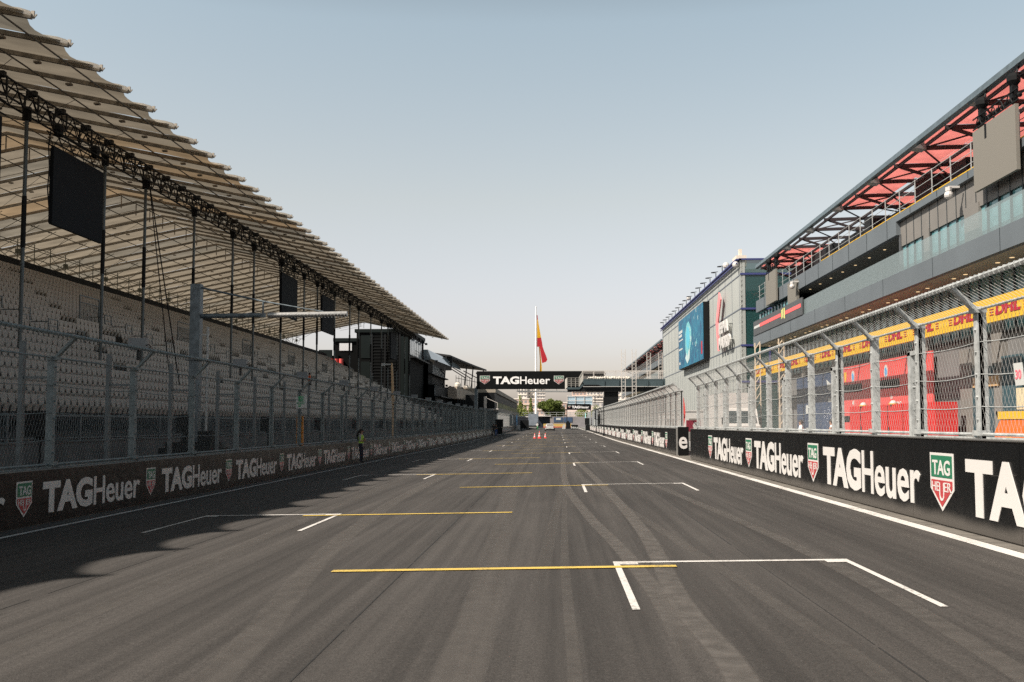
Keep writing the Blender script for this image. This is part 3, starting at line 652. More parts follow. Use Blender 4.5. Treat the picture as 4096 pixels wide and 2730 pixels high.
# ================================================================ PEOPLE
SKIN=M('skin',(.30,.17,.12),.55); HAIRB=M('black hair',(.012,.01,.009),.6); VIS=M('yellow green hi-vis',(.35,.62,.07),.6); GREYSH=M('grey shirt',(.30,.33,.33),.8); NAVY=M('navy cloth',(.015,.02,.035),.85)
ORANGE=M('orange hi-vis',(.95,.16,.03),.6); WHT=M('white cloth',(.7,.7,.68),.8); BLKC=M('black cloth',(.012,.012,.014),.85); SHOE=M('shoe rubber',(.02,.02,.02),.7); GRN=M('green cloth',(.03,.22,.07),.8); REDC=M('red cloth',(.6,.03,.03),.8); BLUEC=M('blue cloth',(.02,.07,.25),.8)
def body(jo,mats,parent,h=1.7):
    # jo: dict of joints in metres for a 1.7 m figure; mats: legs, torso, sleeve, skin
    vs=[];rs=[];es=[];ml=[]
    def P(n,r): vs.append(V(jo[n])); rs.append(r); return len(vs)-1
    order=[('pel',.135),('waist',.118),('chest',.145),('neckb',.075),('neck',.052),('jaw',.07),('head',.088),('crown',.06)]
    idx={n:P(n,r) for n,r in order}
    for a,b in zip(order,order[1:]): es.append((idx[a[0]],idx[b[0]]))
    for s in 'LR':
        for n,r in (('hip',.098),('knee',.062),('ank',.042),('toe',.038),('sho',.062),('elb',.042),('wri',.028),('palm',.034)): idx[n+s]=P(n+s,r)
        es+= [(idx['pel'],idx['hip'+s]),(idx['hip'+s],idx['knee'+s]),(idx['knee'+s],idx['ank'+s]),(idx['ank'+s],idx['toe'+s]),(idx['neckb'],idx['sho'+s]),(idx['sho'+s],idx['elb'+s]),(idx['elb'+s],idx['wri'+s]),(idx['wri'+s],idx['palm'+s])]
    me=D.meshes.new('person_body'); me.from_pydata(vs,es,[]); o=D.objects.new('person_body',me); C.objects.link(o)
    md=o.modifiers.new('skin','SKIN'); md.use_smooth_shade=True
    sk_=me.skin_vertices[0].data
    for i,r in enumerate(rs):
        sk_[i].radius=(r,r*(.78 if i in(0,1,2) else 1)); 
    sk_[0].use_root=True
    su=o.modifiers.new('s','SUBSURF'); su.levels=2; su.render_levels=2
    dg=bpy.context.evaluated_depsgraph_get(); nm=D.meshes.new_from_object(o.evaluated_get(dg)); D.objects.remove(o); D.meshes.remove(me)
    mb=MB(); mb.v=[tuple(p.co) for p in nm.vertices]; mb.f=[tuple(p.vertices) for p in nm.polygons]; D.meshes.remove(nm)
    pel=V(jo['pel']);neck=V(jo['neckb'])
    def seg(p,a,b):
        a,b=V(jo[a]),V(jo[b]); d=b-a; t=max(0,min(1,(p-a).dot(d)/max(d.length_squared,1e-9))); return (p-a-d*t).length
    S_=[('pel','waist',1),('waist','chest',1),('chest','neckb',1),('neck','jaw',3),('jaw','head',3),('head','crown',3)]
    for s in 'LR': S_+=[('hip'+s,'knee'+s,0),('knee'+s,'ank'+s,0),('ank'+s,'toe'+s,4),('neckb','sho'+s,1),('sho'+s,'elb'+s,2),('elb'+s,'wri'+s,5),('wri'+s,'palm'+s,3)]
    for f in mb.f:
        c=sum((V(mb.v[i]) for i in f),V())/len(f); mb.m.append(min(S_,key=lambda q:seg(c,q[0],q[1]))[2])
    # fingers: five bent tapering chains rooted in each palm, thumb from the side
    for s in 'LR':
        w,pl=V(jo['wri'+s]),V(jo['palm'+s]); d=(pl-w).normalized(); sd=d.cross(V((0,1,.2))).normalized(); dn=sd.cross(d)
        for k,(off,L) in enumerate(((-.027,.062),(-.009,.075),(.009,.080),(.027,.072))):
            a=pl+sd*off+d*.015; b=a+d*L*.5+dn*.008; c=b+d*L*.38+dn*.028; mb.tube(a,b,.0095,6,3,.009); mb.tube(b,c,.009,6,3,.006)
        a=w+d*.02+sd*.03; b=a+sd*.028+d*.028; c=b+d*.03+sd*.004+dn*.01; mb.tube(a,b,.011,6,3,.010); mb.tube(b,c,.010,6,3,.007)
    # face: nose, eyes, mouth, ears
    H=V(jo['head']); fwd=V(jo.get('fwd',(1,0,0))); side=fwd.cross(V((0,0,1))).normalized()
    mb.add([H+fwd*.085+side*.013+V((0,0,-.03)),H+fwd*.085-side*.013+V((0,0,-.03)),H+fwd*.112+V((0,0,-.028)),H+fwd*.088+V((0,0,.015))],[(0,1,2),(0,2,3),(2,1,3)],3)
    for q in (-1,1):
        mb.sph(H+fwd*.081+side*.033*q+V((0,0,.012)),.011,6,4); mb.sph(H+side*.09*q+V((0,0,-.005)),.024,6,3,sc=(.6,.6,1.1))
    mb.bar(H+fwd*.083+side*.022+V((0,0,-.062)),H+fwd*.083-side*.022+V((0,0,-.062)),.008,.008,4)
    b=mb.build('body',mats,parent,smooth=True); return b
def pose(kind,ph=0):
    j=dict(pel=(0,0,.90),waist=(0,0,1.06),chest=(.0,0,1.24),neckb=(0,0,1.40),neck=(.01,0,1.46),jaw=(.03,0,1.53),head=(.02,0,1.60),crown=(.01,0,1.66))
    for s,q in (('L',1),('R',-1)):
        j['hip'+s]=(0,.09*q,.86); j['knee'+s]=(.02,.10*q,.48); j['ank'+s]=(0,.10*q,.09); j['toe'+s]=(.13,.12*q,.04)
        j['sho'+s]=(0,.17*q,1.37); j['elb'+s]=(-.02,.22*q,1.10); j['wri'+s]=(.05,.22*q,.87); j['palm'+s]=(.07,.22*q,.80)
    if kind=='crossed':
        for s,q in (('L',1),('R',-1)): j['elb'+s]=(.03,.25*q,1.12); j['wri'+s]=(.20,.04*q,1.14+.03*q); j['palm'+s]=(.19,-.05*q,1.17+.03*q)
    if kind=='walk':
        j['kneeL']=(.18,.1,.50); j['ankL']=(.22,.1,.12); j['toeL']=(.36,.1,.07); j['kneeR']=(-.06,-.1,.48); j['ankR']=(-.26,-.1,.13); j['toeR']=(-.15,-.1,.05); j['wriL']=(-.14,.22,.9); j['palmL']=(-.16,.22,.83); j['wriR']=(.2,-.22,.92); j['palmR']=(.24,-.22,.86)
    if kind=='work':
        j['wriL']=(.3,.12,1.1); j['palmL']=(.37,.1,1.12); j['wriR']=(.32,-.12,1.0); j['palmR']=(.39,-.1,1.02); j['elbL']=(.06,.24,1.12); j['elbR']=(.08,-.24,1.08)
    return j
def person(label,loc,face,kind,legs,torso,sleeve,fore,vest=None,hair=HAIRB,long=False,h=1.7,group=None):
    t=T('person',label,'person',(0,0,0),group); j=pose(kind)
    body(j,[legs,torso,sleeve,SKIN,SHOE,fore],t)
    m=MB(); m.sph((.0,0,1.635),.108,12,sc=(1,.92,.86)); m.sph((-.04,0,1.58),.095,10,sc=(.8,.95,1.1))
    if long:
        for a,b,r,r2 in (((-.08,0,1.62),(-.17,0,1.52),.05,.06),((-.17,0,1.52),(-.21,0,1.35),.06,.05),((-.21,0,1.35),(-.19,0,1.12),.05,.015)): m.tube(a,b,r,8,r2=r2)
    m.build('hair',hair,t,smooth=True)
    if vest:
        m=MB(); n=14; prof=[(1.0,.165,.125),(1.12,.16,.12),(1.25,.185,.135),(1.36,.165,.115),(1.42,.09,.08)]; vs=[]
        for z,a,b in prof:
            for k in range(n): th=2*math.pi*k/n; vs.append((b*math.cos(th),a*math.sin(th),z))
        fs=[(i*n+k,i*n+(k+1)%n,(i+1)*n+(k+1)%n,(i+1)*n+k) for i in range(len(prof)-1) for k in range(n)]
        m.add(vs,fs); m.build('vest',vest,t,smooth=True)
    s=h/1.7; t.scale=(s,s,s); t.rotation_euler=(0,0,face); t.location=(loc[0],loc[1],loc[2] if len(loc)>2 else gz(loc[0],loc[1])+.004); return t
person('woman marshal with long dark hair and yellow green vest, arms crossed, at the left barrier',(-9.52,48.3),rad(-8),'crossed',NAVY,GREYSH,GREYSH,SKIN,VIS,long=True,h=1.66)
person('marshal in an orange jacket standing among the seats of the grandstand',(-24.3,97,tz(-24.3)),rad(20),'stand',BLKC,ORANGE,ORANGE,ORANGE,h=1.75)
person('man in black leaning by the far left barrier beside the starting light trolley',(-9.15,144.5),rad(-70),'walk',BLKC,BLKC,BLKC,SKIN,h=1.76)
person('man in blue jeans beside the man in black at the far left barrier',(-8.75,144),rad(-100),'work',BLUEC,BLKC,BLKC,SKIN,h=1.7)
person('person in white top and green trousers far down the track by the grey truck',(-4.3,222),rad(-90),'walk',GRN,WHT,WHT,SKIN,h=1.75)
person('pit crew member in navy overalls with bare arm behind the near pit wall fence',(12.5,46),rad(150),'work',WHT,WHT,SKIN,SKIN,h=1.8)
person('pit crew member in white overalls before the blue garage panel',(12.8,53),rad(170),'stand',WHT,WHT,WHT,SKIN,h=1.8)
person('pit crew member in blue shirt beside the white truck',(13.2,57.5),rad(200),'walk',NAVY,BLUEC,BLUEC,SKIN,h=1.78)

# ================================================================ PIT BUILDING (right)
GREYD=M('dark grey cladding',(.075,.08,.085),.55,.1,ns=.6,na=.12)
GREYM=M('mid grey shutter',(.15,.15,.15),.6,ns=.8,na=.12)
GREYP=M('warm grey panel',(.17,.162,.15),.6,ns=1.2,na=.08)
TEAL=M('teal window glass',(.10,.255,.28),.15,.0,spec=.9,ns=.35,na=.3)
TEALL=M('frosted balustrade glass',(.25,.315,.325),.2,0,spec=.5,alpha=.42)
SOFF=M('beige soffit',(.34,.33,.28),.8,ns=.8,na=.1)
DARKIN=M('dark interior',(.02,.021,.023),.8)
MULL=M('dark mullion',(.03,.04,.045),.5,.4)
YEL=M('yellow fascia sign',(.62,.38,.03),.5); REDT=M('sign red',(.36,.015,.03),.5)
LAMPM=M('warm downlight',(1,.72,.40),.5,emit=.45)
REDP=M('red garage panel',(.60,.085,.08),.45,ns=1,na=.06)
def pitbuilding(label,y0,y1,detail=True):
    t=T('pit_building',label,'building',(20,(y0+y1)/2,gz(8,y0))); XB=17.0
    zo=gz(8,(y0+y1)/2)-gz(8,40)
    def b(m,x0,x1,a,c,z0,z1,mi=0): m.box(x0,x1,a,c,z0+zo,z1+zo,mi)
    m=MB()
    b(m,XB+.35,XB+16,y0,y1,.0,10.4); m.build('core_volume',DARKIN,t)
    # ground floor: columns and recessed garage doors
    y=y0
    while y<y1-.1:
        m=MB(); b(m,XB-.05,XB+.4,y,y+.9,.1,6.25); m.build('garage_pier',GREYP,t); y+=7.55
    m=MB(); b(m,XB+.18,XB+.34,y0,y1,.12,5.25); m.build('garage_door',GREYM,t)
    # clerestory strips
    m=MB(); b(m,XB+.1,XB+.34,y0,y1,5.3,7.6); m.build('clerestory_glass',TEAL,t)
    m=MB(); y=y0
    while y<y1: b(m,XB+.03,XB+.1,y,y+.07,5.3,7.6); y+=1.03
    b(m,XB+.02,XB+.12,y0,y1,5.22,5.3)
    m.build('clerestory_mullions',MULL,t)
    # main fascia with soffit and downlights
    m=MB(); b(m,15.1,15.35,y0,y1,7.62,8.42); b(m,15.35,XB+.4,y0,y1,7.95,8.4)
    m.build('balcony_fascia',GREYCL,t)
    m=MB(); b(m,15.35,XB+.4,y0,y1,7.66,7.94); m.build('soffit',SOFF,t)
    y=y0+.8; j=0
    while y<y1-.4:
        m=MB(); m.tube((16.2,y,7.645+zo),(16.2,y,7.66+zo),.085,10); m.build('downlight',LAMPM,t)
        y+=(2.9,1.15)[j%2] ; j+=1
    m=MB(); y=y0
    while y<y1: b(m,15.09,15.105,y,y+.02,7.62,8.42); y+=6.1
    m.build('fascia_joint',MULL,t)
    m=MB(); b(m,15.16,15.19,y0,y1,8.44,9.35); m.build('balustrade_glass',TEALL,t)
    # upper storey
    m=MB(); b(m,15.35,15.6,(45.3 if detail else y0),y1,10.26,11.15); b(m,15.35,15.6,y0,45.3,10.86,11.15) if detail else 0; b(m,15.6,XB+6,y0,y1,10.7,11.1); m.build('parapet_fascia',GREYCL,t)
    m=MB(); y=y0
    while y<y1: b(m,15.335,15.351,y,y+.02,10.9 if (detail and y<45.3) else 10.26,11.15); y+=3.05
    m.build('parapet_joint',MULL,t)
    split=45.3 if detail else y0
    if split>y0:
        m=MB(); b(m,15.55,15.75,y0,split,9.72,10.86);  m.build('upper_panel',GREYP,t)
        m=MB(); b(m,15.62,15.75,y0,split,8.42,9.9); m.build('upper_window_glass',TEAL,t)
        m=MB(); y=y0
        while y<split: 
            b(m,15.535,15.64,y,y+.05,8.42,10.86)
            y+=.92
        m.build('upper_mullions',MULL,t)
        m=MB(); y=38.6
        for a,c in ((36.9,38.2),(41.8,42.4)): b(m,15.5,15.66,a,c,8.42,9.9)
        m.build('upper_panel',GREYP,t)
    ye=66 if detail else y1
    m=MB(); b(m,15.6,17.4,split,ye,10.28,10.68); m.build('loggia_soffit',M('olive grey soffit',(.16,.16,.14),.8),t)
    y=split+1.5
    while y<ye-.6: m=MB(); m.tube((16.1,y,10.26+zo),(16.1,y,10.28+zo),.07,8); m.build('loggia_downlight',LAMPM,t); y+=2.4
    m=MB(); b(m,17.2,17.4,split,ye,8.4,10.28); b(m,15.5,17.4,split-.1,split+.1,8.4,10.28); m.build('loggia_back_wall',GREYD,t)
    m=MB(); y=split
    while y<ye: b(m,17.1,17.2,y,y+.06,8.4,10.2); y+=1.2
    m.build('loggia_mullions',MULL,t)
    if detail:
        m=MB(); b(m,15.6,15.8,66,y1,8.42,10.12); m.build('upper_window_glass',TEAL,t)
        m=MB(); y=66
        while y<y1: b(m,15.52,15.6,y,y+.08,8.42,10.12); y+=1.0
        m.build('upper_mullions',MULL,t)
        m=MB(); b(m,15.45,15.6,64.3,66.6,8.42,10.1); m.build('upper_panel',GREYP,t)
    # roof terrace railing
    m=MB(); y=y0
    while y<y1: b(m,15.51,15.545,y,y+.035,11.1,12.3); y+=1.95
    for z in (11.5,11.9,12.26): m.tube((15.53,y0,z+zo),(15.53,y1,z+zo),.015,5)
    m.build('terrace_railing',STEEL,t)
    # canopy: edge gutter, red panels, steel grid
    ex,ez=15.45,13.72; ROWS=5; dx=2.0; dy=3.05
    m=MB(); m.ext([(ex-.1,y0-.2,ez+.0+zo),(ex+.14,y0-.2,ez-.04+zo),(ex+.2,y0-.2,ez+.12+zo),(ex-.02,y0-.2,ez+.28+zo)],(0,y1-y0+.4+(.0),0)); m.build('canopy_gutter',M('blue grey edge metal',(.15,.19,.21),.45,.6,ns=3,na=.2),t)
    n=int((y1-y0)/dy); RCN=M('red translucent canopy',(.80,.45,.43),.6,ns=1,na=.08,transl=.75)
    rr=random.Random(5)
    for i in range(n):
        ya=y0+i*dy; m=MB()
        for r in range(ROWS):
            yq=ya-y0 if not detail else ya
            openp=detail and ((47<ya<52 and r>0) or (54.5<ya<67) or (ya<47 and r>=4)) or (not detail and rr.random()<.15)
            if openp: continue
            x0=ex+.27+r*dx; z0=ez+.12+.06*r
            m.box(x0+.07,x0+dx-.07,ya+.07,ya+dy-.07,z0+zo,z0+.03+zo)
        if m.v: m.build('canopy_panel_row',RCN,t)
    (M('red translucent canopy',(.80,.45,.43),.6,ns=1,na=.08,transl=.75))
    m=MB()
    for r in range(ROWS+1):
        x=ex+.5+r*dx; m.bar((x,y0-.2,ez+.02+.06*r+zo),(x,y1,ez+.02+.06*r+zo),.09,.13)
    for i in range(n+1):
        y=y0+i*dy; m.bar((ex+.3,y,ez+.0+zo),(ex+.5+ROWS*dx,y,ez+.3+zo),.10,.18)
        if i%2==0:     # triangular trusses down to the columns
            m.bar((ex+.6,y,ez-.05+zo),(ex+3.6,y,ez-1.05+zo),.12); m.bar((ex+3.6,y,ez-1.05+zo),(ex+9,y,ez-.2+zo),.12); m.bar((ex+3.6,y,ez-1.05+zo),(ex+3.6,y,ez+.1+zo),.09)
            m.bar((ex+3.6,y,ez-1.05+zo),(ex+2.2,y,ez+.0+zo),.07); m.bar((ex+3.6,y,ez-1.05+zo),(ex+5.2,y,ez+.0+zo),.07)
            m.sph((ex+3.6,y,ez-1.05+zo),.2,8); m.bar((ex+5.5,y,ez-.7+zo),(ex+5.5,y,10.9+zo),.32); m.bar((ex+5.5,y,11.8+zo),(ex+3.6,y,ez-1.05+zo),.12); m.bar((ex+5.5,y,11.8+zo),(ex+8.5,y,ez-.2+zo),.14)
        if i<n:
            m.bar((ex+3.6,y,ez-1.05+zo),(ex+3.6,y+dy,ez-1.05+zo),.09) if True else 0
            for a,c_ in ((0,1),(1,3)): m.bar((ex+.5+a*dx,y if i%2 else y+dy,ez+zo),(ex+.5+c_*dx,y+dy if i%2 else y,ez+.05+zo),.06)
    m.build('canopy_steelwork',M('dark red brown steel',(.035,.025,.027),.6,.2) if detail else DKMET,t)
    i=0; y=y0+2.2
    while y<y1:
        m=MB(); m.ext([(ex-.25,y-.28,ez-.28+zo),(ex+.15,y-.28,ez+.0+zo),(ex+.25,y-.28,ez-.34+zo)],(0,.56,0)); m.build('canopy_bracket',ALU,t); y+=6.1
    return t
pb=pitbuilding('long grey pit building with red canopy, glass balconies and garages on the right',16,77)
m=MB(); m.tube((15.9,34,11.5),(15.9,60,11.5),.04,5); m.build('yellow_rail',YEL,pb)
for y,w_,h_ in ((38,2.5,12.6),(43,1.6,13.2),(47,2.2,13.5),(51,3.2,12.7),(56,1.2,13.4),(58.5,3.4,13.0),(64,5,13.3),(71,4,13.2)): m=MB(); m.box(17.6,19.4,y,y+w_,11.12,h_); m.build('terrace_plant_cabin',DKMET,pb)
# driver banner on the balustrade (plain coloured strip with small lettering)
m=MB(); m.box(15.05,15.13,61.5,76.6,8.44,9.5); m.build('balcony_banner',GREYD,pb)
m=MB(); m.box(15.035,15.05,61.8,66.0,8.92,9.16); m.box(15.035,15.05,67.3,74.2,8.92,9.16); m.build('red_stripe',M('pale red print',(.8,.12,.12),.5),pb)
m=MB(); m.box(15.035,15.05,74.2,76.3,8.94,9.12); m.build('white_stripe',SIGNW,pb)
m=MB(); m.box(15.04,15.05,66.1,66.4,8.7,9.4); m.box(15.04,15.05,66.6,66.8,8.8,9.4); m.box(15.04,15.05,66.9,67.1,8.75,9.35); m.build('yellow_print',M('pale yellow print',(.6,.6,.2),.5),pb)
# yellow sponsor boards above the garages
yy=17.0; k=0
dl=None
while yy<74:
    m=MB(); m.box(15.20,15.35,yy,yy+7.53,5.30,6.16); m.box(15.3,17,yy+1,yy+1.1,6.0,6.08); m.box(15.3,17,yy+6,yy+6.1,6.0,6.08); 
    o=V((16.79,0,0))
    for q in (0,1):
        ya=yy+6.6-q*3.65
        m.text('DHL',(15.195,ya,5.50),(0,-1,0),(0,-.22,.97),.44,1.85,bold=.05,depth=.012,mi=1)
        for s_ in (0,.12,.24): m.box(15.185,15.2,ya+.14,ya+.46,5.53+s_*.8,5.56+s_*.8,1); m.box(15.185,15.2,ya-2.4,ya-2.1,5.53+s_*.8,5.56+s_*.8,1)
    m.build('sponsor_board',[YEL,REDT],pb); yy+=7.55; k+=1
# garage front panels
m=MB(); X=16.9
m.box(X,X+.08,45.6,60.4,.12,5.05); 
m.build('red_garage_panel',REDP,pb)
m=MB()
def onw(t_,ya,z,h,w,b=.0,mi=0): m.text(t_,(X-.004,ya,z),(0,-1,0),(0,0,1),h,w,bold=b,depth=.012,mi=mi)
onw('HAMILTON',57.8,2.35,.30,1.9,.02); onw('LECLERC',51.4,2.55,.32,1.7,.02); onw('16',51.3,3.0,.3,.35,.02); onw('44',57.8,2.8,.3,.35,.02); onw('hp',47.6,2.2,1.0,1.0,-.02)
for a in (47.2,53.1): m.box(X-.012,X,a,a+.5,3.5,3.62)
m.build('white_print',[WHITE],pb)
m=MB()
for a,c in ((49.9,54.2),(56,60)): 
    m.box(X-.012,X,a,c,3.55,4.0); m.box(X-.012,X,a,c,1.85,2.2)
m.build('dark_print',BLACK,pb)
m=MB()
for a in (53.0,58.9):
    m.ext([(X-.012,a,4.75),(X-.012,a+.38,4.75),(X-.012,a+.38,4.35),(X-.012,a+.19,4.08),(X-.012,a,4.35)],(.01,0,0))
m.build('yellow_shield_print',YEL,pb)
m=MB()
for a in (51.9,57.6):
    n=16; m.ext([(X-.012,a+.28*math.cos(2*math.pi*q/n),4.42+.36*math.sin(2*math.pi*q/n)) for q in range(n)],(.01,0,0),0); m.ext([(X-.018,a+.17*math.cos(2*math.pi*q/n),4.42+.22*math.sin(2*math.pi*q/n)) for q in range(n)],(.01,0,0),1)
m.build('round_print',[SIGNW,M('mid blue print',(.08,.3,.6),.5)],pb)
m=MB(); m.box(X,X+.08,60.5,71,.12,4.9); m.build('blue_garage_panel',M('dark blue garage panel',(.03,.055,.11),.5,ns=1,na=.2),pb)
m=MB(); m.ext([(X-.01,62.0,3.7),(X-.01,63.0,3.9),(X-.01,63.2,4.5),(X-.01,62.2,4.2)],(.01,0,0)); m.box(X-.01,X,61.6,62.9,3.1,3.3); m.box(X-.01,X,65.6,67.1,3.5,3.7); m.box(X-.01,X,67.9,68.5,2.4,3.0); m.build('white_print',SIGNW,pb)
m=MB(); m.box(X,X+.1,30,35.6,.12,5.0); m.build('blue_glass_door',M('petrol blue glass',(.02,.07,.10),.15,spec=.8,ns=.6,na=.4),pb)
m=MB(); m.box(X-.05,X+.12,39.2,41.2,.1,4.0); m.box(X-.05,X+.12,36.9,38.5,.1,4.3); m.build('service_door_frame',M('teal door frame',(.03,.07,.085),.5),pb)
m=MB(); m.box(X-.06,X+.1,38.5,39.2,.1,3.8); m.box(X-.06,X+.1,41.2,42.4,.1,4.8); m.build('door_leaf',GREYP,pb)
m=MB(); m.box(X-.12,X-.06,38.7,41,3.2,3.6); m.build('wood_panel',M('light timber',(.45,.30,.16),.6,ns=4,na=.2),pb)
# timber-coloured lattice masts at the end of the building
lm=T('lattice_mast','pair of pale ladder masts at the far corner of the pit building','mast',(14.6,72,0))
for x,y in ((14.1,71.5),(15.0,68)):
    m=MB()
    for dx in(0,.35): m.box(x+dx,x+dx+.07,y,y+.07,.12,7.5)
    for i in range(12): m.bar((x,y+.03,.4+i*.6),(x+.4,y+.03,1.0+i*.6),.05)
    m.build('ladder_mast',M('cream mast paint',(.6,.5,.38),.6),lm)
# hanging grey screens
SCRG=M('pale blank screen face',(.17,.162,.142),.7,ns=60,na=.04)
for lab,y,zt in (('large grey blank screen hanging under the red canopy near the right frame edge',32.97,12.3),('grey blank screen hanging at the far end of the red canopy',69.0,12.45)):
    t=T('hanging_screen',lab,'screen',(15.15,y+1.6,zt),'grey screens under the red canopy')
    m=MB(); m.box(15.13,15.25,y,y+3.35,zt-2.2,zt); m.build('display_panel',SCRG,t)
    m=MB()
    for z in (zt+.12,zt+.5):
        for dx in(0,.35): m.tube((15.2+dx,y-.1,z),(15.2+dx,y+3.45,z),.03,5)
    for i in range(11): m.tube((15.2,y+i*.3,zt+.12 if i%2 else zt+.5),(15.2,y+i*.3+.3,zt+.5 if i%2 else zt+.12),.022,4); m.sph((15.3,y+i*.32,zt+.3),.09,6)
    for yy in (y+.4,y+2.9): m.sph((15.3,yy,zt+.95),.24,8); m.tube((15.3,yy,zt+.95),(15.6,yy,zt+1.65),.03,4); m.box(15.2,15.4,yy-.1,yy+.1,zt+.3,zt+.9)
    m.build('rigging_truss',BLACK,t)
    m=MB(); m.box(15.12,15.14,y+2.2,y+2.35,zt-.5,zt); m.build('strap',BLACK,t)
t=T('hanging_screen','small grey screen fixed to the pillar behind the far canopy screen','screen',(15.4,64.4,10),'grey screens under the red canopy'); m=MB(); m.box(15.25,15.4,63.6,66.1,9.55,10.95); m.build('display_panel',SCRG,t)
# security cameras / lamps on the parapet
for lab,y in (('round white camera on the parapet near the big grey screen',38.2),('round white camera on the parapet beside the far grey screen',63.5)):
    t=T('dome_camera',lab,'camera',(15.0,y,10.7),'white dome cameras on the parapet'); m=MB(); m.sph((14.95,y,10.45),.17,10); m.tube((14.95,y,10.6),(14.95,y,10.75),.12,8); m.build('dome',WHITEP,t); m=MB(); m.box(14.95,15.36,y-.04,y+.04,10.72,10.8); m.build('bracket',WHITEP,t)
# ================================================================ PIT LANE THINGS
for k,(a,lab) in enumerate(((41.6,'red tool cabinet nearest the grey garage door'),(45.6,'red tool cabinet in the middle of the row of three'),(49.8,'red tool cabinet farthest along, by the blue garage'))):
    t=T('tool_cabinet',lab,'cabinet',(16,a+1.8,.14),'red cabinets in front of the garage'); RD=M('bright red cabinet',(.52,.02,.018),.4,ns=2,na=.06)
    m=MB(); m.box(15.5,16.4,a,a+3.75,.28,2.65); m.build('cabinet_body',RD,t)
    m=MB(); m.box(15.485,15.5,a+1.85,a+1.9,.35,2.6); m.box(15.47,15.5,a+1.7,a+1.8,1.3,1.6); m.build('door_seam',BLACK,t)
    for dy in (.3,3.4):
        m=MB(); m.tube((15.6,a+dy,.21),(15.68,a+dy,.21),.08,10); m.build('castor',BLACK,t)
for lab,x,y in (('yellow and white hard hat on the second red cabinet',15.6,47.0),('yellow and white hard hat on the far red cabinet',15.6,51.5)):
    t=T('hard_hat',lab,'hard hat',(x,y,2.65),'hard hats on the red cabinets'); m=MB(); m.sph((x,y,2.70),.16,10,sc=(1,1.2,.9)); m.build('shell',WHITEP,t); m=MB(); m.tube((x,y,2.65),(x,y,2.69),.21,12); m.build('brim',YEL,t)
ov=T('airport_tug','low orange service tug with yellow black hazard stripes behind the right fence','tug',(13.6,28.5,.14))
ORG=M('orange vehicle paint',(.72,.15,.03),.35,ns=2,na=.05)
m=MB(); m.ext([(12.7,29.6,.45),(12.7,29.6,1.5),(12.7,29.1,1.95),(12.7,26.4,2.15),(12.7,26.4,.45)],(1.7,0,0)); m.build('body',ORG,ov)
m=MB(); m.box(12.66,14.44,29.6,29.66,.46,.72)
m.build('bumper',YEL,ov)
m=MB()
for i in range(9): m.ob((12.75+i*.2,29.665,.59),(.05,0,.12),(0,.004,0),(.03,0,-.01)); m.ob((12.69,26.7+i*.33,2.0),(0,.07,.09),(.012,0,0),(0,.03,-.03)); m.ob((12.69,26.7+i*.33,.6),(0,.07,.10),(.012,0,0),(0,.03,-.03))
m.build('hazard_stripe',BLACK,ov)
m=MB(); m.box(12.675,12.70,26.5,29.3,1.88,2.1); m.box(12.675,12.7,26.5,29.4,.47,.74); m.build('yellow_band',YEL,ov)
m=MB(); m.text('F',(12.69,28.8,1.0),(0,-1,0),(0,0,1),.4,.3,bold=.04,depth=.01); m.build('yellow_letter',YEL,ov)
m=MB(); m.box(12.9,14.2,26.6,28.6,2.15,2.75); m.build('load_deck',M('cream board',(.55,.48,.32),.7),ov)
for x,y in ((12.8,29),(12.8,27),(14.2,29),(14.2,27)):
    m=MB(); m.tube((x-.1,y,.42),(x+.1,y,.42),.3,14); m.build('wheel',SHOE,ov)
nb=T('number_board','white board with red number 30 wired to the right fence','sign',(6.55,14.35,2.35))
m=MB(); m.ob((6.52,14.35,2.45),(0,.13,-.0),(.006,0,0),(0,.03,.16)); m.build('board',SIGNW,nb); m=MB(); m.text('30',(6.512,14.44,2.38),(0,-1,0),(0,0,1),.14,.18,bold=.02,depth=.004); m.build('number_print',M('pink red print',(.75,.15,.2),.5),nb)
# white truck facing the camera
tr=T('white_truck','white box truck facing the camera in the pit lane behind the fence','truck',(12.6,69,.14))
m=MB(); m.box(11.4,13.8,69.8,76,.9,3.9); m.build('cargo_box',WHITEP,tr)
m=MB(); m.ext([(11.5,68.0,.55),(11.5,67.9,1.6),(11.5,68.4,1.75),(11.5,69.0,2.75),(11.5,69.75,2.85),(11.5,69.75,.55)],(2.2,0,0)); m.build('cab',WHITEP,tr)
m=MB(); m.add([(11.6,68.42,1.80),(13.6,68.42,1.80),(13.55,68.98,2.68),(11.65,68.98,2.68)],[(0,1,2,3)]); m.v=[(a,b-.02,c) for a,b,c in m.v]; m.build('windscreen',M('dark windscreen',(.02,.035,.04),.08,spec=.8),tr)
m=MB(); m.box(11.75,13.45,67.86,67.9,.95,1.3); m.build('grille',BLACK,tr)
for x in (11.6,13.3): m=MB(); m.box(x,x+.3,67.85,67.9,1.0,1.25); m.build('headlight',M('headlight lens',(.6,.6,.55),.1),tr)
for x in (11.25,13.75): m=MB(); m.box(x,x+.2,68.6,68.7,1.7,2.2); m.build('wing_mirror',BLACK,tr)
for x in (11.45,13.5):
    for y in (68.6,74): m=MB(); m.tube((x,y,.5),(x+.25,y,.5),.42,14); m.build('wheel',SHOE,tr)
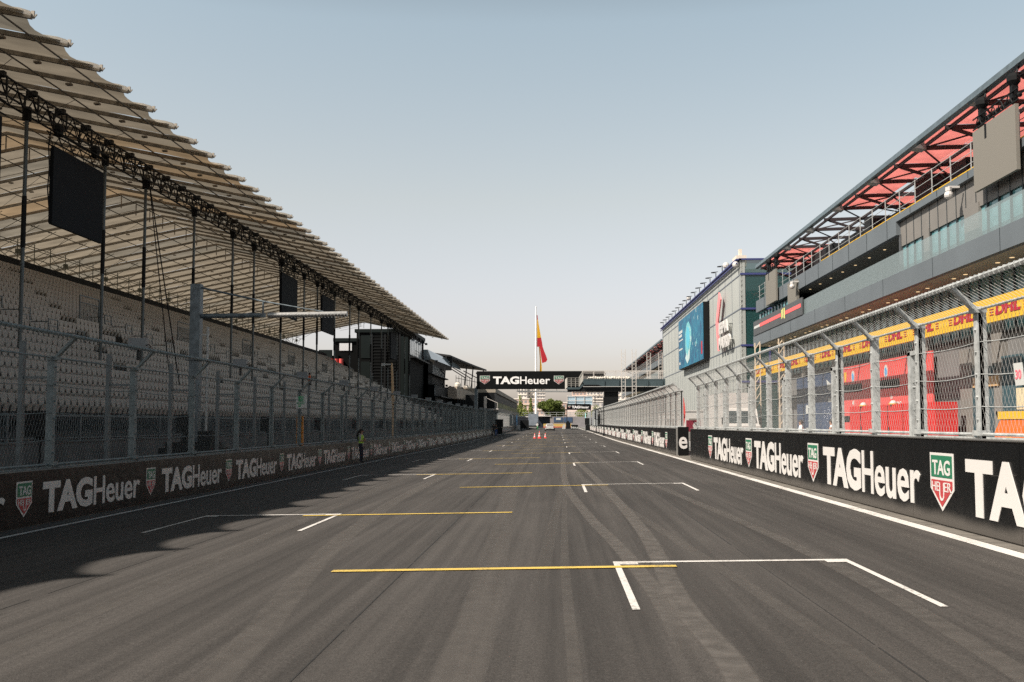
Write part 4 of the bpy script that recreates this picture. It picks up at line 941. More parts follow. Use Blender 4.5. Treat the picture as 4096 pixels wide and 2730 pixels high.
for k,(x,y,w,h,lab) in enumerate(((12.2,80,2.6,3.0,'white flight case stack nearest the white truck'),(11.0,86,2.4,2.8,'white storage cabin in the middle behind the far pit fence'),(9.6,92,1.6,2.6,'narrow white storage cabin farthest behind the pit fence'))):
    t=T('storage_cabin',lab,'cabin',(x,y,.14),'white cabins in the pit lane'); m=MB(); m.box(x,x+w,y,y+2.4,.16,h); m.box(x-.05,x+w+.05,y-.05,y+2.45,h+.002,h+.1); m.build('cabin_body',WHITEP,t)
    m=MB(); m.box(x+.3,x+1.1,y-.03,y,.3,2.2); m.box(x+w-.6,x+w-.25,y-.03,y,1.2,1.7); m.build('door',GREYP,t)
rb=T('feather_flag','red feather flag with pale tip behind the gate opening','flag',(7.6,59.5,.14))
m=MB(); n=10; L_=[(7.45,59.5,1.6)]; R_=[]
for i in range(n+1): a=i/n; R_.append((7.47+.15*math.sin(a*2.6+.3),59.5,1.6+1.75*a))
m.ext([(7.45,59.5,1.6)]+R_+[(7.46,59.5,3.4)],(0,.02,0)); m.build('cloth',REDP,rb); m=MB(); m.tube((7.45,59.5,.14),(7.46,59.5,3.45),.02,6); m.build('pole',BLACK,rb)
gb=T('paddock_board','dark red screen board with a portrait shape standing in the gate opening','board',(7.9,57,.14)); m=MB(); m.box(7.35,8.15,57,57.1,1.3,1.95); m.tube((7.75,57.05,.14),(7.75,57.05,1.3),.03,6); m.build('board',M('dark red print',(.2,.02,.04),.5),gb); m=MB(); m.ext([(7.75,56.99,1.4),(8.0,56.99,1.5),(7.95,56.99,1.8),(7.8,56.99,1.85),(7.7,56.99,1.65)],(0,-.01,0)); m.build('pale_print',SIGNW,gb)

# ================================================================ WHITE HALL with big lettering
CLAD=M('pale grey green hall cladding',(.33,.35,.335),.55,ns=.4,na=.05); BLUT=M('blue violet trim',(.04,.05,.17),.5); JOINT=M('cladding joint',(.12,.14,.17),.6)
ih=T('exhibition_hall','pale clad exhibition hall with a blue poster and big raised lettering beyond the pit building','building',(25,110,.3))
XI=15.5; ya,yb=84.2,146; zb_=.3; ZT=15.55
m=MB(); m.box(XI,XI+.4,ya,101.2,zb_,ZT); m.box(XI,XI+.4,105.0,yb,zb_,ZT); m.box(XI,XI+.4,101.2,105,zb_,8.35); m.box(XI,XI+.4,101.2,105,14.3,ZT); m.box(XI,XI+25,yb-.4,yb,zb_,ZT); m.box(XI+.4,XI+25,ya+3,yb,ZT-.6,ZT-.3); m.box(XI+9,XI+9.4,ya+2,yb,zb_,ZT-.7); m.build('wall',CLAD,ih)
m=MB(); y=ya+.4
while y<yb:
    m.box(XI-.02,XI,y,y+.05,zb_,ZT); y+=3.55
y=ya+.4
while y<yb: m.box(XI-.018,XI,y+1.775,y+1.815,zb_,8.2); y+=3.55
for z in (14.25,11.38,8.3,): m.box(XI-.03,XI+.0,ya,yb,z,z+.1)
m.build('cladding_joint',JOINT,ih)
m=MB(); m.box(XI-.35,XI+.1,ya-.1,yb,ZT,ZT+.10); m.box(XI-.35,XI-.25,ya-.1,yb,ZT-.32,ZT-.24); y=ya
while y<yb: m.bar((XI-.3,y,ZT-.3),(XI-.05,y+.45,ZT+.02),.05); y+=.9
m.box(XI-.1,XI+10,ya-.1,ya+.05,ZT,ZT+.14)
m.build('roof_edge_lattice',BLUT,ih)
m=MB(); m.box(XI+.25,XI+.35,101.2,105,8.35,14.3); m.build('recess_window',M('dark teal glass',(.01,.04,.045),.1,spec=.8),ih)
m=MB()
for x in (XI+.05,XI+2.3,XI+4.6,XI+7.0,XI+9.2): m.box(x,x+.16,ya,ya+.12,zb_,ZT)
for z in (14.3,11.35,8.25,5.2): m.box(XI,XI+9.4,ya-.05,ya+.15,z,z+.16)
m.build('front_frame',BLUT,ih)
m=MB(); m.box(XI+.1,XI+9.3,ya+.03,ya+.06,zb_,ZT); m.build('front_glazing',M('green tinted glazing',(.03,.085,.085),.05,spec=.6,alpha=.6),ih)
m=MB(); m.add([(XI+.3,ya+2,11.0),(XI+.3,ya+2,11.8),(XI+6.5,ya+2.2,15.2),(XI+6.5,ya+2.2,14.2)],[(0,1,2,3)]); m.v=[(a,b,c-.3) for a,b,c in m.v]; m.ext([(XI+.3,ya+2,9.0+2),(XI+6.5,ya+2,13.9),(XI+6.5,ya+2,14.7),(XI+.3,ya+2,9.9+2)],(0,1.0,0)); m.build('stair_flight',M('bright blue stair',(.02,.20,.38),.5),ih)
m=MB(); m.tube((XI+4.5,ya+2.6,8.3),(XI+4.5,ya+2.6,12.2),.28,12); m.build('red_column',M('red column paint',(.75,.08,.03),.5),ih)
m=MB()
for z in (5.2,8.25,11.35,14.2): m.box(XI+.4,XI+9,ya+.3,ya+12,z-.1,z+.02)
m.build('floor_slab',GREYD,ih)
# poster
BLUP=None
def poster_mat():
    m=D.materials.new('abstract blue poster print'); m.use_nodes=True; t=m.node_tree; N=t.nodes.new; L=t.links.new; b=t.nodes['Principled BSDF']; tc=N('ShaderNodeTexCoord')
    n=N('ShaderNodeTexNoise'); n.inputs['Scale'].default_value=.55; n.inputs['Detail'].default_value=7; n.inputs['Distortion'].default_value=1.5; L(tc.outputs['Object'],n.inputs['Vector'])
    r=N('ShaderNodeValToRGB'); e=r.color_ramp.elements; e[0].position=.3; e[0].color=(.006,.05,.13,1); e[1].position=.72; e[1].color=(.012,.18,.28,1); L(n.outputs['Fac'],r.inputs[0]); L(r.outputs[0],b.inputs['Base Color']); b.inputs['Roughness'].default_value=.5; return m
XP=14.9
m=MB(); m.box(XP,XI,101.4,121.6,8.25,14.15); m.build('poster_box',BLACK,ih)
m=MB(); m.box(XP-.05,XP,101.45,121.55,8.3,14.1); m.build('poster_print',poster_mat(),ih)
m=MB()
def PP(y,z): return (XP-.06,y-4.9,z-.45)
m.ext([PP(*q) for q in ((118.8,13.6),(120.2,12.6),(120.2,10.8),(119.2,9.5),(117.8,9.3),(116.6,10.1),(115.0,11.5),(115.2,12.6),(117.2,13.7))],(.008,0,0),0)
m.ext([(XP-.075,y-4.9,z-.45) for y,z in ((118.6,13.2),(119.4,12.2),(119.0,11.0),(117.6,10.6),(116.2,11.6),(117.0,13.0))],(.008,0,0),1)
m.ext([(XP-.075,y-4.9,z-.45) for y,z in ((120.3,9.7),(118.5,9.0),(116.6,9.5),(116.3,10.6),(117.3,10.4),(118.6,9.8),(119.2,10.3))],(.008,0,0),2)
rr=random.Random(2)
for i in range(26): 
    y=rr.uniform(103.5,112);z=rr.uniform(9.2,13.8);s=rr.uniform(.05,.2); m.box(XP-.07,XP-.06,y,y+s*1.4,z,z+s*3,rr.choice([0,2]))
m.build('poster_figure',[M('pale cyan print',(.14,.42,.46),.5),M('mid cyan print',(.08,.42,.55),.5),M('near white print',(.42,.54,.55),.5)],ih)
m=MB()
for z,w,h in ((12.5,3.2,.35),(12.05,2.8,.3),(11.6,3.4,.16),(10.5,3.0,.2)):
    q=121.2
    while q>121.2-w: m.box(XP-.07,XP-.05,q-.3,q,z,z+h); q-=.42
m.box(XP-.07,XP-.05,120,121,8.8,9.1); m.build('small_poster_lettering',SIGNW,ih)
m=MB(); m.box(XP-.07,XP-.05,102,102.8,8.9,10.2); m.build('red_poster_mark',REDT,ih)
# raised lettering and arrow mark
XL=15.0
m=MB(); m.text('IFEMA',(15.13,92.8,9.95),(0,-1,0),(0,0,1),1.12,4.75,bold=.05,depth=.12); m.text('MADRID',(15.13,92.9,8.58),(0,-1,0),(0,0,1),1.12,6.0,bold=.05,depth=.12); m.build('raised_lettering',[WHITEP],ih)
for z in (9.1,10.5):
    m=MB()
    for y in (88,90,92): m.box(15.15,XI,y,y+.06,z,z+.06)
    m.build('letter_bracket',BLACK,ih)
m=MB(); m.ext([(15.03,y,z) for y,z in ((93.1,8.5),(93.5,8.5),(94.5,11.2),(92.6,13.9),(91.6,13.15),(93.3,11.2))],(.12,0,0)); m.build('pink_arrow_mark',M('salmon pink paint',(.80,.24,.25),.5),ih)
m=MB(); m.box(XI+.6,XI+1.5,ya+5,ya+7,ZT+.2,ZT+1.25); m.box(XI+.95,XI+1.2,ya+5.5,ya+6,ZT+1.25,ZT+1.9); m.box(XI+.9,XI+1.0,ya+5.5,ya+5.6,ZT,ZT+.2); m.build('roof_plant_box',M('cream roof plant',(.62,.55,.47),.7),ih)
m=MB(); m.box(XI+4,XI+14,ya+3,ya+6,ZT,ZT+1.3); m.build('roof_glass_screen',M('pale roof glass',(.4,.5,.5),.2,alpha=.6),ih)
for x,y,r in ((XI-.3,ya+.3,.3),(XI+.2,ya+8,.32),(XI-.1,ya+32,.26)): 
    m=MB(); m.sph((x,y,ZT-.35 if x<XI-.2 else ZT+.8),r,10); m.build('dome_lamp',WHITEP,ih)
rl=None
for k in range(15):
    y=ya+9+k*3.7; lab='thin floodlight pole on the hall roof edge, %s of the row from the camera'%NUM[k]
    if rl is None:
        rl=T('roof_floodlight',lab,'floodlight',(XI,y,ZT),'floodlights along the hall roof'); m=MB(); m.tube((XI,y,ZT),(XI,y,ZT+.9),.04,5); m.bar((XI-.35,y,ZT+.9),(XI+.2,y,ZT+.95),.05); m.build('mast',DKMET,rl); m=MB(); m.box(XI-.45,XI-.1,y-.12,y+.12,ZT+.82,ZT+.9); m.build('lamp_head',DKMET,rl)
    else: dup(rl,(XI,y,ZT),lab)
pb2=pitbuilding('second grey pit building with dark red canopy beyond the pale hall',147.5,235,False)

# ================================================================ GANTRIES AND BRIDGE
ga=T('start_gantry','black start gantry banner with big white lettering and two shields across the track','gantry',(-10.6,130,0))
m=MB(); m.box(-10.45,6.2,130,130.5,6.27,8.62); m.build('banner_box',BLKFAB,ga)
m=MB(); m.box(-10.6,6.3,130.5,131.6,6.5,6.7); m.box(-10.6,6.3,130.5,131.6,8.3,8.5)
for i in range(17): m.bar((-10.5+i,131.5,6.6),(-9.5+i,131.5,8.4),.08)
m.build('truss',DKMET,ga)
for x in (-10.55,6.45): m=MB(); m.box(x-.2,x+.2,130.3,130.9,-.2,6.5); m.build('column',STEELB,ga)
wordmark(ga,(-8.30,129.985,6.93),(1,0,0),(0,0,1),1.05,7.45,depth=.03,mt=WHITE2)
shield(ga,(-9.38,129.98,8.03),(1,0,0),(0,0,1),1.3,1.12,depth=.03); shield(ga,(.30,129.98,8.0),(1,0,0),(0,0,1),1.3,1.12,depth=.03)
m=MB(); m.tube((-5.2,130.2,6.0),(1.9,130.2,5.95),.09,8); 
for x in (-5.1,-3.9,-2,0,1.6): m.box(x,x+.06,130.17,130.23,6.0,6.3)
m.build('lights_rail',STEEL,ga)
ga.scale=(1.169,)*3; ga.location=(-12.4,152,-.296)  # gantry scaled about the camera position, which pushes it back along the sight lines
br=T('start_platform','grey steel walkway bridge with railings and stepped platform reaching over the track from the right','footbridge',(9,118,0))
GB=M('teal grey bridge steel',(.05,.075,.085),.5,.3,ns=1,na=.15); YB=118
m=MB()
m.box(3.15,20,YB-.1,YB+2.2,6.88,7.02)
m.ext([(3.1,YB-.1,6.9),(3.1,YB-.1,6.35),(4.9,YB-.1,6.35),(5.5,YB-.1,6.15),(20,YB-.1,6.15),(20,YB-.1,6.9)],(0,.12,0))
m.ext([(1.25,YB-.1,6.05),(1.25,YB-.1,5.8),(2.7,YB-.1,5.8),(3.2,YB-.1,6.3),(3.2,YB-.1,6.6),(2.6,YB-.1,6.05)],(0,1.6,0))
for x in (5.6,7.3,9.0,10.7,12.4,14.1,15.8): m.box(x,x+.08,YB-.2,YB-.1,6.2,6.86)
m.build('deck_girder',GB,br)
m=MB(); m.box(1.3,20,YB,YB+1.5,5.55,6.12); m.build('deck_underside',BLACK,br)
m=MB(); m.box(3.1,20,YB-.24,YB-.1,6.10,6.155); m.build('flange',M('light grey flange',(.45,.45,.44),.5),br)
m=MB()
m.box(5.65,7.3,YB+.3,YB+1.7,.1,5.6); m.build('pillar',BLACK,br)
m=MB(); RW=M('white rail paint',(.5,.47,.44),.5)
for yq in (YB-.08,YB+2.1):
    m.box(3.1,20 if yq<YB else 14,yq-.03,yq+.03,7.96,8.02)
    for z in (7.15,7.35,7.75): m.box(3.1,20,yq-.012,yq+.012,z,z+.025)
    x=3.1
    while x<20: m.box(x,x+.05,yq-.02,yq+.02,7.0,8.0); x+=1.3
m.box(3.05,3.15,YB-.12,YB+2.1,7.94,8.02)
m.build('white_railing',RW,br)
m=MB()
for z in (6.3,6.5,6.7,6.9,7.15): m.box(1.25,2.65,YB-.1,YB-.07,z,z+.03)
for x in (1.25,1.7,2.2,2.65): m.box(x,x+.05,YB-.1,YB-.05,6.05,7.15)
m.bar((2.65,YB-.08,7.15),(3.15,YB-.08,8.0),.06); m.bar((2.65,YB-.08,6.15),(3.15,YB-.08,6.95),.08)
m.ext([(2.62,YB-.07,6.1),(2.62,YB-.07,7.2),(3.1,YB-.07,8.0),(3.1,YB-.07,6.95)],(0,.02,0)); m.ext([(1.0,YB+.1,5.8),(1.0,YB+.1,6.95),(1.2,YB-.06,7.2),(1.2,YB-.06,6.0)],(.03,0,0))
m.build('step_railing',M('grey mesh railing',(.38,.37,.34),.6),br)
br.scale=(1.212,)*3; br.location=(10.9,143,-.371)  # whole bridge enlarged about the camera and moved farther along the line of sight
bb=T('sand_bags','row of pale bags lying on the bridge deck behind the railing','bag',(6,118.6,7.02)); m=MB(); rr=random.Random(4)
for i in range(18): m.sph((3.8+i*.28,118.5+rr.uniform(-.1,.1),7.15),.2,7,sc=(1.1,1,.8+rr.random()*.5))
m.build('bag_row',M('pale sacking',(.55,.52,.46),.9,ns=3,na=.2),bb,smooth=True)
bb.scale=(1.212,)*3; bb.location=(7.27,143.8,8.14)  # bags scaled about the camera by the same factor as the bridge
# scaffold ladder towers beside the bridge
lt=None
for lab,x,y in (('white ladder tower leftmost of four beyond the bridge',9.1,140),('white ladder tower second of four beyond the bridge',10.6,140),('white ladder tower third of four beyond the bridge',13.3,147),('white ladder tower nearest the pale hall',15.0,146.8)):
    t=T('ladder_tower',lab,'tower',(x,y,.2),'white ladder towers by the bridge'); m=MB(); H_=12.2
    for dx in(0,.55):
        for dy in (0,.55): m.tube((x+dx,y+dy,.15),(x+dx,y+dy,H_),.022,4)
    i=0; z=.4
    while z<H_-.4: m.bar((x,y,z),(x+.55,y,z+.4),.035,.035); m.bar((x,y+.55,z+.4),(x+.55,y+.55,z),.03); z+=.5
    m.build('tower_frame',RW,t)
# far gantry
g2=T('far_gantry','small far black gantry banner with white lettering above the track exit','gantry',(3,285,.6))
yq=285
m=MB(); m.box(3.0,9.6,yq,yq+.5,5.7,7.4); m.build('banner_box',BLKFAB,g2)
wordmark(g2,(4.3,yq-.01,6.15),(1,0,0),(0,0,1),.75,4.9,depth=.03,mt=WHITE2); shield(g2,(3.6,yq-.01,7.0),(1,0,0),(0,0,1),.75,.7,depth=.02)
for x in (2.9,9.7): m=MB(); m.box(x-.1,x+.1,yq+.1,yq+.3,.4,7.3); m.build('column',DKMET,g2)
# timing tower frame by the wall with netting shadow caster
tf=T('camera_tower','thin black lattice frame tower with a dark net beside the far pit wall','tower',(6.0,128,.2))
m=MB()
for x in (4.9,6.0): m.tube((x,128,5.1) ,(x,128,.25 if x>5.5 else 2.3),.05,6)
for z in (5.1,4.7,2.3): m.tube((4.9,128,z),(6.0,128,z),.035,5)
m.tube((5.45,128,5.1),(5.45,128,5.9),.03,4); m.box(5.88,6.12,127.9,128.1,.12,.45)
z=1.0
while z<5: m.box(5.95,6.1,127.93,127.97,z,z+.12); z+=.35
m.build('tower_frame',BLACK,tf)

# ================================================================ TRACK THINGS
RW2=M('cone white band',(.5,.49,.48),.5); RR=M('cone fluorescent red',(.85,.06,.06),.5)
for lab,x,y,h in (('left small red and white cone of three on the track',-2.62,119,.62),('tall red and white cone in the middle of the three on the track',-2.04,118,.84),('right small red and white cone of three on the track',-1.36,119,.62)):
    z=gz(x,y); t=T('traffic_cone',lab,'cone',(x,y,z),'cones on the track'); s=h/.8
    m=MB(); m.box(x-.2*s,x+.2*s,y-.2*s,y+.2*s,z+.006,z+.05); m.build('base',RR,t)
    m=MB(); zz=[.05,.28*h,.5*h,.62*h,.82*h,h]; 
    for i,(a,b) in enumerate(zip(zz,zz[1:])):
        ra=.17*s*(1-a/h)+.03; rb_=.17*s*(1-b/h)+.03; m.tube((x,y,z+a),(x,y,z+b),ra,14,mi=i%2,r2=rb_)
    m.build('cone_body',[RR,RW2],t)
# white hatchback seen from behind
cr=T('white_car','small white hatchback seen from behind far down the track','car',(-1.0,205,gz(-1,205))); cx,cy,cz=-1.45,205,gz(-1,205)
def loft(m,secs,mi=0):   # secs: list of (y, [(x,z)...]) closed rings
    n=len(secs[0][1]); vs=[];fs=[]
    for y,r in secs: vs+=[(cx+a,cy+y,cz+b) for a,b in r]
    for i in range(len(secs)-1):
        for k in range(n): fs.append((i*n+k,i*n+(k+1)%n,(i+1)*n+(k+1)%n,(i+1)*n+k))
    fs+=[tuple(range(n-1,-1,-1)),tuple(range((len(secs)-1)*n,len(secs)*n))]; m.add(vs,fs,mi)
def ring(w,z0,zb_,zt,wt): return [(-w*.93,z0),(-w,z0+.25),(-w,zb_),(-wt,zt-.06),(-wt+.08,zt),(wt-.08,zt),(wt,zt-.06),(w,zb_),(w,z0+.25),(w*.93,z0)]
m=MB(); loft(m,[(0,ring(.82,.38,.85,.98,.70)),(.10,ring(.90,.24,.95,1.02,.72)),(.30,ring(.92,.22,.95,1.36,.64)),(.62,ring(.92,.22,.95,1.48,.60)),(1.9,ring(.92,.2,.93,1.50,.62)),(2.7,ring(.92,.2,.92,1.25,.66)),(3.1,ring(.91,.22,.88,.98,.74)),(4.1,ring(.80,.28,.66,.74,.62))]); m.build('body',M('white car paint',(.52,.52,.52),.2,coat=1),cr,smooth=False)
GL=M('car window glass',(.02,.025,.03),.05,spec=.9)
m=MB(); m.add([(cx-.62,cy+.10,cz+1.03),(cx+.62,cy+.10,cz+1.03),(cx+.55,cy+.29,cz+1.38),(cx-.55,cy+.29,cz+1.38)],[(0,1,2,3)]); m.v=[(a,b-.02,c+.01) for a,b,c in m.v]; m.build('rear_window',M('reflection grey rear window',(.20,.19,.18),.1,spec=.9),cr)  # greyer than the side glass, the reflection is put into the colour
for q in (-1,1):
    m=MB(); m.add([(cx+q*.925,cy+.75,cz+.98),(cx+q*.925,cy+2.6,cz+.96),(cx+q*.70,cy+2.2,cz+1.38),(cx+q*.66,cy+.9,cz+1.40)],[(0,1,2,3)]); m.build('side_window',GL,cr)
    m=MB(); m.box(cx+q*.82-.09,cx+q*.82+.09,cy-.02,cy+.06,cz+.68,cz+.93); m.build('tail_light',M('tail light red',(.4,.02,.02),.3),cr)
    m=MB(); m.box(cx+q*1.0-.09,cx+q*1.0+.09,cy+2.5,cy+2.6,cz+.9,cz+1.05); m.build('wing_mirror',WHITEP,cr)
    for y in (.75,3.35): m=MB(); m.tube((cx+q*.93-.11,cy+y,cz+.31),(cx+q*.93+.11,cy+y,cz+.31),.315,18); w_=m.build('wheel',SHOE,cr)
m=MB(); m.box(cx-.80,cx+.80,cy-.05,cy+.03,cz+.26,cz+.42); m.box(cx-.85,cx+.85,cy+.05,cy+3.9,cz+.16,cz+.24); m.build('rear_bumper',BLACK,cr)
m=MB(); m.box(cx-.26,cx+.26,cy-.03,cy-.0,cz+.55,cz+.67); m.build('number_plate',SIGNW,cr)
# starting light trolleys
def trolley(label,x,y,h,flip):
    z=gz(x,y); t=T('light_trolley',label,'light unit',(x,y,z),'black light trolleys beside the track')
    m=MB(); m.box(x-.52,x+.52,y-.25,y+.25,z+h-1.25,z+h); m.build('upper_cabinet',BLACK,t)
    m=MB(); m.box(x-.42,x+.42,y-.22,y+.22,z+.18,z+h-1.26); m.build('lower_cabinet',BLACK,t)
    m=MB()
    for i in range(4): m.tube((x+flip*.52,y,z+h-.18-i*.3),(x+flip*.74,y,z+h-.2-i*.3),.10,10,r2=.12)
    m.build('lamp_hood',BLACK,t)
    m=MB(); m.box(x-.75,x+.75,y-.4,y+.4,z+.10,z+.17)
    for q in (-1,1): m.tube((x+q*.7,y-.4,z+.13),(x+q*.75,y-.4,z+.55),.025,5)
    m.build('trolley_frame',STEELD,t)
    for q in (-1,1): m=MB(); m.tube((x+q*.66-.04,y-.42,z+.11),(x+q*.66+.04,y-.42,z+.11),.10,12); m.build('wheel',SHOE,t)
trolley('black starting light trolley with lamp hoods at the far left edge line',-8.85,155,2.45,-1)
trolley('black light trolley with lamp hoods at the far right edge line',5.75,186,2.45,1)
# boards at the far right
bp_=T('loose_banner_board','low black board with cut off white letters at the far track end','board',(3.2,230,.4)); z=gz(3,230)
m=MB(); m.box(3.25,4.9,230,230.1,z+.01,z+1.05); m.text('leu',(3.3,229.99,z+.22),(1,0,0),(0,0,1),.62,1.5,bold=.02,depth=.02,mi=1); m.build('board_face',[BLKFAB,SIGNW],bp_)
bx=T('flight_case','tall black flight case beside the loose banner board','case',(2.5,230,.4)); m=MB(); m.box(2.1,3.15,230,230.8,z+.12,z+1.65); m.box(2.35,2.8,230.1,230.6,z+1.65,z+1.95); m.build('case_body',BLACK,bx)
m=MB(); 
for q in (2.15,3.05): m.tube((q-.03,230.1,z+.07),(q+.03,230.1,z+.07),.07,8)
m.build('castors',SHOE,bx)
w2=T('flight_case','white covered case left of the tall black flight case','case',(1.7,232,.4)); m=MB(); m.ext([(1.2,232,z+.1),(2.0,232,z+.1),(2.0,232,z+1.2),(1.5,232,z+1.15)],(0,.8,0)); m.build('case_body',WHITEP,w2); m=MB(); m.tube((1.35,232.1,z+.07),(1.42,232.1,z+.07),.07,8); m.tube((1.85,232.1,z+.07),(1.92,232.1,z+.07),.07,8); m.build('castors',SHOE,w2)
# big banners with upright lettering on the fences
def sb(label,x,y0,y1,col,word,wc,side,group):
    z=gz(x,(y0+y1)/2); t=T('fence_banner',label,'banner',(x,y0,z+1.1),group)
    m=MB(); m.box(x-.02,x+.02,y0,y1,z+1.15,z+3.55); m.build('cloth',col,t)
    ym=(y0+y1)/2
    if word:
        m=MB(); 
        if side<0: m.box(x+.02,x+.03,ym-2.2,ym+2.2,z+1.5,z+3.4,0); m.text(word,(x+.03,ym-1.6,z+1.7),(0,0,1),(0,-1,0),2.6,1.5,bold=.03,depth=-.02,mi=1)
        else: m.box(x-.03,x-.02,ym-2.2,ym+2.2,z+1.3,z+3.4,0); m.text(word,(x-.03,ym+1.4,z+3.2),(0,0,-1),(0,-1,0),2.6,1.7,bold=.03,depth=.02,mi=1)
        m.build('lettering',[wc,col],t)
TQ=M('dark teal banner cloth',(.03,.055,.065),.7)
sb('dark teal banner with an upright white word on the far left fence',-9.75,206,232,TQ,'MSC',SIGNW,-1,'fence banners far down the track')
sb('bright blue banner past the teal banner on the far left fence',-9.7,238,246,M('bright blue cloth',(.02,.25,.5),.6),None,None,-1,'fence banners far down the track')
GQ=M('grey banner cloth',(.20,.22,.23),.7)
sb('long grey banner with an upright white word on the far right fence, nearer one',6.1,150,172,GQ,'MSC',SIGNW,1,'fence banners far down the track')
sb('grey banner with an upright white word on the far right fence, farther one',6.1,178,200,GQ,'MSC',SIGNW,1,'fence banners far down the track')
sb('pale cyan banner on the far right fence at the end of the straight',6.05,208,214,M('pale cyan cloth',(.35,.65,.68),.6),None,None,1,'fence banners far down the track')
# vehicles at the end
z=gz(-8,235)
t=T('box_trailer','black box trailer at the left of the far track end','trailer',(-8,235,z)); m=MB(); m.box(-8.6,-6.7,235,241,z+.35,z+2.3); m.build('box',BLACK,t)
for x in (-8.4,-7.0): m=MB(); m.tube((x-.1,235.8,z+.32),(x+.1,235.8,z+.32),.32,12); m.build('wheel',SHOE,t)
t=T('grey_truck','grey box truck with dark underside seen from behind at the far track end','truck',(-6.0,246,z)); z2=gz(-6,246); m=MB(); m.box(-7.0,-4.65,246,254,z2+1.0,z2+3.9); m.build('cargo_box',M('grey truck box',(.20,.23,.27),.5,ns=1,na=.2),t); m=MB(); m.box(-6.9,-4.7,245.9,253,z2+.45,z2+.98); m.build('chassis',BLACK,t)
m=MB(); m.box(-6.8,-4.8,245.85,245.9,z2+.5,z2+.62); m.build('bumper',WHITEP,t)
for x in (-6.75,-4.9): m=MB(); m.tube((x-.14,246.8,z2+.45),(x+.14,246.8,z2+.45),.45,14); m.build('wheel',SHOE,t)
for x in (-6.9,-4.85): m=MB(); m.box(x,x+.15,245.93,246,z2+.8,z2+.95); m.build('tail_light',M('tail light red',(.4,.02,.02),.3),t)

# ================================================================ FAR END OF THE STRAIGHT
fw=T('end_wall','grey end wall with portal opening, dark blue panels and yellow base closing the straight','wall',(0,300,.6)); z=gz(0,300)
GW=M('grey end wall paint',(.22,.21,.22),.8,ns=.5,na=.12)
m=MB(); m.box(-2.0,12,300,300.6,z-.1,z+3.3); m.box(-14,-7.3,300,300.6,z-.1,z+3.1); m.build('wall_face',GW,fw)
m=MB(); m.box(-14,-7.0,299.7,301,z+3.1,z+3.5); m.box(-6.2,-1.7,299.7,301,z+3.35,z+3.6); m.build('white_lintel',WHITEP,fw)
m=MB(); m.box(-7.2,-2.0,301,301.5,z-.1,z+3.3); m.build('portal_back',M('dark blue void',(.008,.015,.03),.7),fw)
m=MB(); m.box(-.9,1.9,299.9,300,z+1.6,z+3.1); m.box(2.1,4.7,299.9,300,z+1.6,z+3.1); m.build('blue_panel',M('dark blue panel',(.03,.06,.12),.6,ns=1,na=.4),fw)
m=MB(); m.box(-.2,1.2,299.86,299.9,z+2.3,z+2.9); m.build('pale_panel',SIGNW,fw)
m=MB(); m.box(-4,4.4,298.5,299.4,z-.1,z+1.15); m.build('yellow_barrier',M('pale yellow foam',(.5,.35,.11),.7),fw)
m=MB(); m.box(-4,4.4,298.4,298.5,z-.1,z+.35); m.build('red_kerb_strip',M('dull red foam',(.45,.13,.08),.7),fw)
m=MB()
for x in range(-14,13,2): m.tube((x,300.3,z+3.3),(x,300.3,z+4.6),.05,4)
for q in (3.9,4.55): m.tube((-14,300.3,z+q),(12,300.3,z+q),.04,4)
m.build('top_railing',STEEL,fw)
# flagpole and flag
fp=T('flagpole','very tall white flagpole rising behind the start gantry','flagpole',(-9,430,1)); fx,fy=-8.9,430
m=MB(); m.tube((fx,fy,1),(fx,fy,52.0),.60,14,r2=.25); m.sph((fx,fy,52.2),.35,8); m.build('pole',M('white pole paint',(.8,.79,.77),.35),fp)
# hanging flag: three cloth bands folded down the pole
fg=T('flag','large red and yellow flag hanging in folds from the tall pole','flag',(fx,fy,40))
def px(x,y,dy=0): Y=fy+dy; return (Y*(x-2227)/3984+.0,Y,1.75+(1696-y)*Y/3984)
m=MB()
def fold(pts,mi,dy,th=.25):
    P=[px(1750+a*.3827,1200+b*.3827,dy) for a,b in pts]; n=len(P); m.ext(P,(0,th,0),mi)
fold([(1040,155),(1048,158),(1052,205),(1042,205)],0,.0)
fold([(1042,205),(1052,205),(1068,300),(1085,395),(1042,398)],1,-.05)
fold([(1042,398),(1085,395),(1094,440),(1102,492),(1042,490)],0,-.0)
fold([(1062,492),(1072,492),(1080,590),(1092,700),(1092,800),(1068,800),(1072,640)],1,.8)
fold([(1072,492),(1102,492),(1118,540),(1135,580),(1150,625),(1138,648),(1096,662),(1084,590)],0,-.4)
FR=M('flag red cloth',(.62,.04,.06),.8,transl=.55); FY=M('flag yellow cloth',(.85,.55,.04),.8,transl=.55)
m.build('cloth',[FR,FY],fg)

